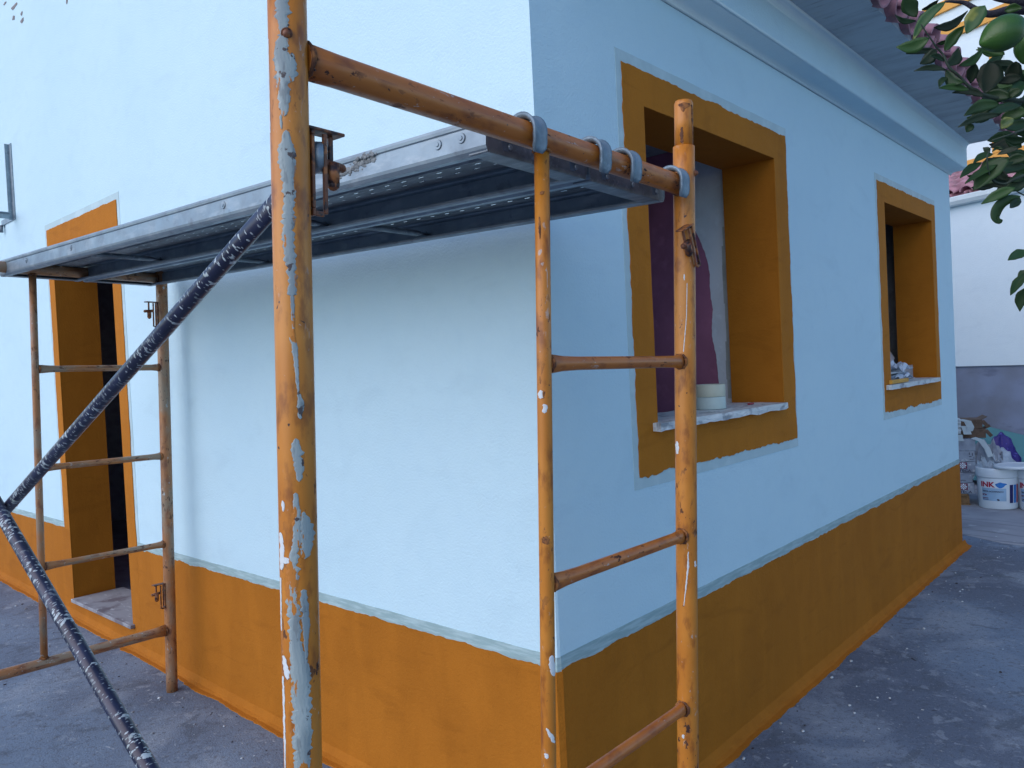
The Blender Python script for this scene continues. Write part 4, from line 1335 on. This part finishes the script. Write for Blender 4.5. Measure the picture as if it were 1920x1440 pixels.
def bucket(c, r, h, label, rot):
    b = empty('paint_bucket', c, label, 'bucket', 'white paint buckets')
    c = Vector(c); n = 48
    ang0 = math.atan2(-VD.y, -VD.x) + rot
    def ring_mesh(prof, mat, nm):
        mb = MB()
        for (rr, z) in prof:
            for k in range(n):
                t = 2 * PI * k / n; mb.v.append(c + Vector((rr * math.cos(t), rr * math.sin(t), z)))
        for i in range(len(prof) - 1):
            for k in range(n): mb.face((i * n + k, i * n + (k + 1) % n, (i + 1) * n + (k + 1) % n, (i + 1) * n + k), None, True)
        return mb.build(nm, mat, b, fix=True)
    ring_mesh([(0, .002), (r * .86, .002), (r * .885, .01), (r * .94, h * .74), (r * .90, h * .98), (r * .86, .02), (0, .02)], PLASTIC, 'pail')
    ring_mesh([(r * .945, h * .76), (r * .975, h * .765), (r * 1.0, h * .80), (r, h * .965), (r * .985, h), (r * .90, h), (r * .88, h * .93), (0, h * .92)], PLASTIC, 'rim')
    def wrap(x, y, z):
        rr = r * (.885 + .055 * (y / (h * .74))) + .0012 + z
        t = ang0 - x / (r * .92) * -1
        # x grows to the image right
        d = (-VD * math.cos(x / (r * .92)) + VR * math.sin(x / (r * .92)))
        return c + d * rr + Vector((0, 0, y))
    def patch(x0, x1, y0, y1, mat, nm, lift=.0):
        mb = MB(); m = 10
        for i in range(m):
            a, b_ = x0 + (x1 - x0) * i / m, x0 + (x1 - x0) * (i + 1) / m
            mb.quad(wrap(a + rot, y0, lift), wrap(b_ + rot, y0, lift), wrap(b_ + rot, y1, lift), wrap(a + rot, y1, lift))
        return mb.build(nm, mat, b, fix=False)
    patch(-.13, .062, .075, .185, INKPALE, 'label_panel')
    patch(.090, .122, .058, .215, INKNAVY, 'label_stripe', .0004)
    patch(.130, .158, .058, .215, INKBLUE, 'label_stripe', .0004)
    patch(.166, .188, .058, .215, INKRED, 'label_stripe', .0004)
    patch(-.128, -.075, .082, .087, INKNAVY, 'label_line', .0006)
    patch(-.128, -.075, .094, .100, LOGORED, 'label_line', .0006)
    mb = MB(); add_text(mb, 'INK', .062, lambda x, y, z: wrap(x - .138 + rot, y + .195, z), bold=.0022, width=.118); mb.build('lettering', INKRED, b)
    mb = MB(); add_text(mb, 'TINTA ACETINADO', .019, lambda x, y, z: wrap(x - .125 + rot, y + .150, z + .0006), bold=.0004, width=.165); mb.build('lettering', INKDARK, b)
    mb = MB(); m = 22
    pts = [((-.012 + .030) + .036 * math.cos(2 * PI * k / m) * (1 + .12 * math.sin(6 * PI * k / m)) + (.014 if k in (1, 2, 3) else 0), .213 + .023 * math.sin(2 * PI * k / m) * (1 + .12 * math.cos(8 * PI * k / m))) for k in range(m)]
    P = [wrap(x + rot, y, .0006) for x, y in pts]; cc = wrap(.018 + rot, .213, .0014)
    for k in range(m):
        nn = len(mb.v); mb.v += [P[k], P[(k + 1) % m], cc]; mb.face((nn, nn + 1, nn + 2))
    mb.build('label_splash', INKBLUE, b, fix=False)
    mb = MB(); m = 12
    P = [wrap(-.108 + .022 * math.cos(2 * PI * k / m) + rot, .125 + .008 * math.sin(2 * PI * k / m), .0006) for k in range(m)]; mb.v += P; mb.face(list(range(m))); mb.build('label_oval', LOGORED, b, fix=False)
    mb = MB(); m = 10
    P = [wrap(.0 + .010 * math.cos(2 * PI * k / m) + .004 * math.sin(2 * PI * k / m) + rot, .086 + .007 * math.sin(2 * PI * k / m) - .005 * math.cos(2 * PI * k / m), .0008) for k in range(m)]; mb.v += P; mb.face(list(range(m))); mb.build('label_drop', INKDARK, b, fix=False)
    return b


bc = gpt(1870, 6.78); bucket(bc, .166, .355, 'white plastic paint bucket with red lettering, nearest the stacked cartons', 0)
bc2 = gpt(1948, 6.62); bucket(bc2, .166, .355, 'second white paint bucket at the right edge of the view', -.03)
lid = MB(); n = 40; cL = unproj(1907, 872, 6.62); cL.z = bc.z + .372
prof = [(0, .012), (.145, .012), (.150, .016), (.166, .016), (.172, .010), (.172, -.008), (.166, -.008), (.164, .004), (0, .004)]
Lm = Matrix.Translation(cL) @ Matrix.Rotation(-.03, 4, 'X')
for (rr, z) in prof:
    for k in range(n): lid.v.append(Lm @ Vector((rr * math.cos(2 * PI * k / n), rr * math.sin(2 * PI * k / n), z)))
for i in range(len(prof) - 1):
    for k in range(n): lid.face((i * n + k, i * n + (k + 1) % n, (i + 1) * n + (k + 1) % n, (i + 1) * n + k), None, i not in (0, 7))
tag(lid.build('bucket_lid', PLASTIC), 'white bucket lid lying loose across the two paint buckets', 'lid')

# green board leaning on the wall, bags
mb = MB()
q = [NB(-.55, -.03, .50), NB(.9, -.03, .28), NB(.9, -.35, 0), NB(-.55, -.35, 0)]
TOPL = NB(-.42, -.04, .575); TOPR = NB(.9, -.04, .12)
mb.prism([NB(-.42, -.30, .03), NB(1.0, -.30, .03), NB(1.0, -.03, .36), NB(-.42, -.03, .635)], NN * .012)
tag(mb.build('green_board', TEAL, bevel=.002), 'dull green board leaning against the grey base of the outbuilding', 'board')
c = gpt(1880, 7.25)
mb = MB(); mb.sphere(c + Vector((0, 0, .24)), .17, sc=(.8, .8, 1.75), seg=24, rings=18, jit=.35); tag(mb.build('purple_sack', PURPLE), 'shiny purple printed sack slumped behind the buckets', 'sack')
c = gpt(1880, 7.08)
mb = MB(); mb.sphere(c + Vector((0, 0, .16)), .19, sc=(1.1, .6, 1.45), seg=24, rings=18, jit=.45); tag(mb.build('white_sack', BAGW), 'white plastic sack below the purple one, behind the buckets', 'sack')

# ------------------------------------------------------------------ lime tree
tree = empty('lime_tree', unproj(2260, 720, 2.2) * 1.0, 'lime tree reaching in from the right edge, with dark glossy leaves and green fruit', 'tree')
base = unproj(2330, 720, 2.3); base.z = gz(base.y)
tree.location = base
bpy.context.view_layer.update()
def curve(pts, n=6):
    out = []
    P = [Vector(p) for p in pts]; P = [P[0]] + P + [P[-1]]
    for i in range(1, len(P) - 2):
        for k in range(n):
            t = k / n; a, b, c, d = P[i - 1], P[i], P[i + 1], P[i + 2]
            out.append(.5 * ((2 * b) + (c - a) * t + (2 * a - 5 * b + 4 * c - d) * t * t + (3 * b - a - 3 * c + d) * t ** 3))
    out.append(P[-2]); return out
crown0 = unproj(2150, 60, 2.1)
tp = curve([base, base + Vector((.02, .03, .7)), base + Vector((-.03, .0, 1.4)), unproj(2260, 250, 2.2), crown0], 8)
mb = MB(); mb.tube(tp, [.055 - .033 * i / (len(tp) - 1) for i in range(len(tp))], 18); mb.build('trunk', BARK, tree)
def pb(lst, r0_, r1_, nm='branch', mat=BARK):
    P = curve([unproj(x, y, t) for x, y, t in lst], 6)
    P = [p + Vector((mn.noise(p * 30), mn.noise(p * 30 + Vector((5, 0, 0))), mn.noise(p * 30 + Vector((0, 9, 0))))) * .003 for p in P]
    mb = MB(); mb.tube(P, [r0_ + (r1_ - r0_) * i / (len(P) - 1) for i in range(len(P))], 14); return mb.build(nm, mat, tree)
pb([(2150, 60, 2.1), (2000, 20, 2.0), (1920, 18, 1.95), (1885, 20, 1.95), (1850, 26, 1.95), (1825, 13, 1.95), (1800, 4, 1.95), (1772, 3, 1.94)], .016, .0028)
pb([(2060, -40, 2.0), (1960, 0, 1.9), (1905, 2, 1.88), (1866, -6, 1.88), (1830, -30, 1.85)], .012, .007)
pb([(2150, 60, 2.1), (2060, 250, 2.0), (1990, 380, 1.95), (1950, 470, 1.9), (1925, 520, 1.9)], .012, .0025)
pb([(2100, 180, 2.05), (2000, 200, 1.95), (1920, 190, 1.9), (1850, 180, 1.88), (1823, 167, 1.87), (1800, 145, 1.86), (1777, 122, 1.85), (1765, 98, 1.85), (1750, 80, 1.84), (1727, 45, 1.83)], .006, .0014, 'twig', TWIG)
pb([(2000, 200, 1.95), (1950, 230, 1.85), (1900, 250, 1.8), (1860, 262, 1.8)], .004, .0014, 'twig', TWIG)
pb([(2020, 330, 1.95), (1960, 320, 1.85), (1905, 335, 1.8), (1885, 344, 1.8), (1862, 338, 1.8), (1850, 300, 1.78), (1856, 285, 1.78)], .004, .0012, 'twig', TWIG)
pb([(1990, 380, 1.95), (1950, 372, 1.9), (1920, 366, 1.86), (1900, 355, 1.84)], .003, .0012, 'twig', TWIG)


def leaf(b, t, wpx, d, roll_=None, bend=None, mat=LEAF, d2=None, name='leaf'):
    B = unproj(b[0], b[1], d); T = unproj(t[0], t[1], d2 if d2 else d + random.uniform(-.03, .03))
    ax = T - B; L = ax.length; ax.normalize()
    W = wpx * d / F * .5
    view = (CAM - B).normalized()
    roll_ = random.uniform(-.7, .7) if roll_ is None else roll_
    bend = random.uniform(-.12, .12) if bend is None else bend
    nrm = (view - ax * view.dot(ax)).normalized()
    nrm = Matrix.Rotation(roll_, 3, ax) @ nrm
    sd_ = ax.cross(nrm).normalized()
    W = W / max(.55, math.cos(roll_))
    inimg = Vector((0, 0, 0)) + ax.cross(view).normalized()
    n = 10; fold = random.uniform(.18, .42); wav = random.uniform(0, 6)
    mb = MB(); rows = []
    for i in range(n + 1):
        s = i / n
        w = W * (math.sin(PI * s ** .85) ** .8 if 0 < s < 1 else 0.0) + (.0008 if i in (0, n) else 0)
        w *= 1 + .06 * math.sin(s * 17 + wav)
        c = B + ax * (L * s) + inimg * (bend * L * math.sin(PI * s)) - nrm * (.05 * L * math.sin(PI * s))
        row = []
        for k in (-1, -.5, 0, .5, 1):
            row.append(c + sd_ * (w * k) + nrm * (abs(k) * w * fold + .0012 * abs(k) * math.sin(s * 9 + wav + k)))
        rows.append(row)
    for i in range(n):
        for k in range(4): mb.quad(rows[i][k], rows[i][k + 1], rows[i + 1][k + 1], rows[i + 1][k], smooth=True)
    if mat is LEAF: mat = random.choice((LEAF, LEAF, LEAF2, LEAF3, LEAF3))
    o = mb.build(name, mat, tree, solid=.0006)
    return o


def c1(x, y): return (1600 + x / 6, y / 6)
def c2(x, y): return (1600 + x / 6, 240 + y / 6)
def c7(x, y): return (1780 + x / 4.96, 330 + y / 4.966)
LV = [  # base, tip, width px, depth, mat, roll, bend
    (c1(1035, 20), c1(670, 455), 20, 1.83, LEAFY, .2, .10), (c1(590, -60), c1(712, 192), 29, 1.84, LEAF, 0, .05), (c1(700, 235), c1(468, 165), 10, 1.86, LEAF, .2, -.1),
    (c1(770, 110), c1(965, -10), 9, 1.86, LEAF, .5, .1), (c1(905, 310), c1(1290, 120), 17, 1.88, LEAF, .2, .14), (c1(1480, 60), c1(1270, 380), 32, 1.82, LEAFY, .1, .05),
    (c1(852, 430), c1(482, 530), 25, 1.83, LEAF, .1, -.12), (c1(950, 575), c1(590, 605), 11, 1.86, LEAF, .3, .05), (c1(935, 555), c1(750, 722), 22, 1.84, LEAF, 0, -.1),
    (c1(1020, 690), c1(860, 630), 10, 1.84, LEAF, .4, .1), (c1(1025, 570), c1(1250, 290), 21, 1.87, LEAF, .2, -.05), (c1(1060, 740), c1(1180, 540), 22, 1.85, LEAF, .1, .15),
    (c1(1190, 740), c1(1465, 530), 16, 1.87, LEAF, .1, .12), (c1(1045, 790), c1(680, 800), 11, 1.84, LEAF, .3, .10), (c1(1045, 790), c1(1245, 925), 20, 1.86, LEAF, .2, .2),
    (c1(1370, 710), c1(1318, 940), 20, 1.88, LEAF, 0, .03), (c1(1550, 690), c1(1480, 1050), 44, 1.90, LEAF, 0, -.04), (c1(1060, 870), c1(962, 980), 11, 1.86, LEAF, .2, .15),
    (c1(1300, 1010), c1(962, 990), 13, 1.85, LEAF, .1, .06), (c1(1480, 1085), c1(1110, 1045), 14, 1.86, LEAF, .2, .12), (c1(1760, 1090), c1(1480, 1060), 22, 1.87, LEAF, 0, .05),
    (c1(1645, 1175), c1(1243, 1302), 23, 1.80, LEAF, 0, .12), (c1(1885, 1185), c1(1500, 1290), 17, 1.84, LEAF, .2, .05), (c1(1650, 1290), c1(1175, 1432), 15, 1.80, LEAF, .1, .08),
    (c1(1830, 690), c1(1800, 960), 28, 1.9, LEAF, 0, .05), (c1(1890, 870), c1(1630, 935), 20, 1.88, LEAF, .1, .06), (c1(1900, 300), c1(1850, 560), 26, 1.86, LEAF, .2, .1),
    (c1(1930, 560), c1(1850, 650), 22, 1.86, LEAF, .2, .1), (c1(1880, 1000), c1(1740, 1110), 16, 1.86, LEAF, .2, .1), (c1(1700, 120), c1(1900, 90), 16, 1.84, LEAF, .1, -.1),
    (c1(1930, 930), c1(1760, 1040), 22, 1.9, LEAF, .2, .0), (c1(1950, 1250), c1(1660, 1330), 26, 1.84, LEAF, .1, .06), (c1(1800, 1330), c1(1660, 1450), 20, 1.82, LEAFY, .2, .1), (c1(1960, 1380), c1(1700, 1440), 24, 1.86, LEAF, .1, .0),
    (c1(940, 490), c1(1075, 440), 7, 1.88, LEAF, .4, .1),
    (c2(1350, -40), c2(1270, 48), 16, 1.82, LEAF, .1, .1), (c2(1532, 285), c2(1458, 220), 11, 1.8, LEAF, .1, .1), (c2(1560, 265), c2(1690, 240), 6, 1.8, LEAF, .2, -.25),
    (c2(1575, 290), c2(1345, 400), 13, 1.8, LEAF, .2, .12), (c2(1860, 225), c2(1620, 300), 11, 1.8, LEAF, .4, .05), (c2(1440, 390), c2(1200, 562), 15, 1.8, LEAF, .1, .06),
    (c2(1750, 330), c2(1350, 705), 34, 1.78, LEAF, .3, .08), (c2(1620, 410), c2(1255, 625), 13, 1.79, LEAF, .5, .05), (c2(1600, 340), c2(1430, 470), 20, 1.81, LEAF, .1, .0),
    (c2(1950, 330), c2(1700, 405), 20, 1.84, LEAF, .1, .08), (c2(1640, 480), c2(1745, 590), 17, 1.83, LEAF, .1, .1), (c2(1940, 530), c2(1760, 600), 16, 1.82, LEAF, .5, .0),
    (c2(1730, 650), c2(1430, 655), 8, 1.8, LEAF, .2, .03), (c2(1950, 620), c2(1690, 690), 21, 1.82, LEAF, .1, .0), (c2(1820, 670), c2(1440, 855), 19, 1.78, LEAF, .1, .04),
    (c2(1880, 790), c2(1760, 900), 16, 1.8, LEAF, .1, .0), (c2(1950, 430), c2(1560, 500), 22, 1.86, LEAF, .1, .04), (c2(1880, 350), c2(1640, 430), 18, 1.86, LEAF, .1, .04),
    (c7(740, 700), c7(545, 785), 18, 1.9, LEAF, .1, .06), (c7(720, 880), c7(636, 940), 10, 1.9, LEAF, .2, .1), (c7(725, 900), c7(568, 1112), 17, 1.9, LEAF, .1, .05), (c7(740, 1030), c7(655, 1262), 20, 1.9, LEAF, .1, .12),
]
for (b, t, w, d, mt, rl, bd) in LV: leaf(b, t, w, d, rl, bd, mt)
# curled hanging leaf
mb = MB(); cp = [c2(1870, 795), c2(1760, 800), c2(1660, 850), c2(1600, 930), c2(1590, 1000), c2(1625, 1040), c2(1650, 1020)]
P = curve([unproj(x, y, 1.8) for x, y in cp], 5); n = len(P)
for i in range(n - 1):
    def wd_(i): return .0125 * math.sin(PI * (.08 + .84 * i / (n - 1))) ** .7
    d_ = (P[i + 1] - P[i]).normalized(); s_ = d_.cross(fw).normalized()
    d2_ = (P[min(n - 1, i + 2)] - P[i + 1]).normalized() if i + 2 < n else d_; s2_ = d2_.cross(fw).normalized()
    mb.quad(P[i] + s_ * wd_(i) - fw * .004, P[i], P[i + 1], P[i + 1] + s2_ * wd_(i + 1) - fw * .004, smooth=True)
    mb.quad(P[i], P[i] - s_ * wd_(i) - fw * .004, P[i + 1] - s2_ * wd_(i + 1) - fw * .004, P[i + 1], smooth=True)
mb.build('leaf', LEAF, tree, solid=.0006)
# dense inner foliage along the right edge
for k in range(64):
    px, py = random.uniform(1850, 1985), random.choice((random.uniform(135, 250), random.uniform(250, 350), random.uniform(95, 200)))
    a = random.uniform(2.2, 4.1); l = random.uniform(38, 62)
    leaf((px, py), (px + l * math.cos(a), py - l * .8 * math.sin(a)), random.uniform(14, 24), random.uniform(1.95, 2.25))
pb([(2020, 215, 2.1), (1960, 225, 2.1), (1900, 215, 2.1), (1865, 200, 2.1)], .004, .0012, 'twig', TWIG)
pb([(2020, 300, 2.1), (1960, 290, 2.1), (1910, 300, 2.1), (1870, 318, 2.1)], .004, .0012, 'twig', TWIG)
# leaves outside the frame, so the tree carries on
for k in range(110):
    px, py = random.uniform(1945, 2400), random.uniform(-420, 600)
    a = random.uniform(0, 2 * PI); l = random.uniform(45, 70)
    leaf((px, py), (px + l * math.cos(a), py + l * .8 * math.sin(a)), random.uniform(16, 28), random.uniform(1.85, 2.4))


def fruit(px, py, d, rx, ry, ang):
    c = unproj(px, py, d); mb = MB(); mb.sphere((0, 0, 0), 1, seg=28, rings=18)
    ax = (RT * math.cos(ang) + UP * math.sin(ang)).normalized(); b_ = ax.cross(fw).normalized(); f_ = ax.cross(b_)
    for i, v in enumerate(mb.v):
        s = v.z; nip = max(0, s - .80) * 1.0
        rr = 1 - .35 * max(0, s - .8) * 3
        mb.v[i] = c + (ax * (v.z * (1 + nip)) * rx + b_ * v.x * ry * rr + f_ * v.y * ry * rr)
    return mb.build('fruit', FRUIT, tree)
fruit(1882, 62, 1.78, .050, .039, math.radians(205))
fruit(1932, 84, 1.84, .040, .034, math.radians(250))

for o_ in (PAN, COVER): bpy.data.objects.remove(o_)
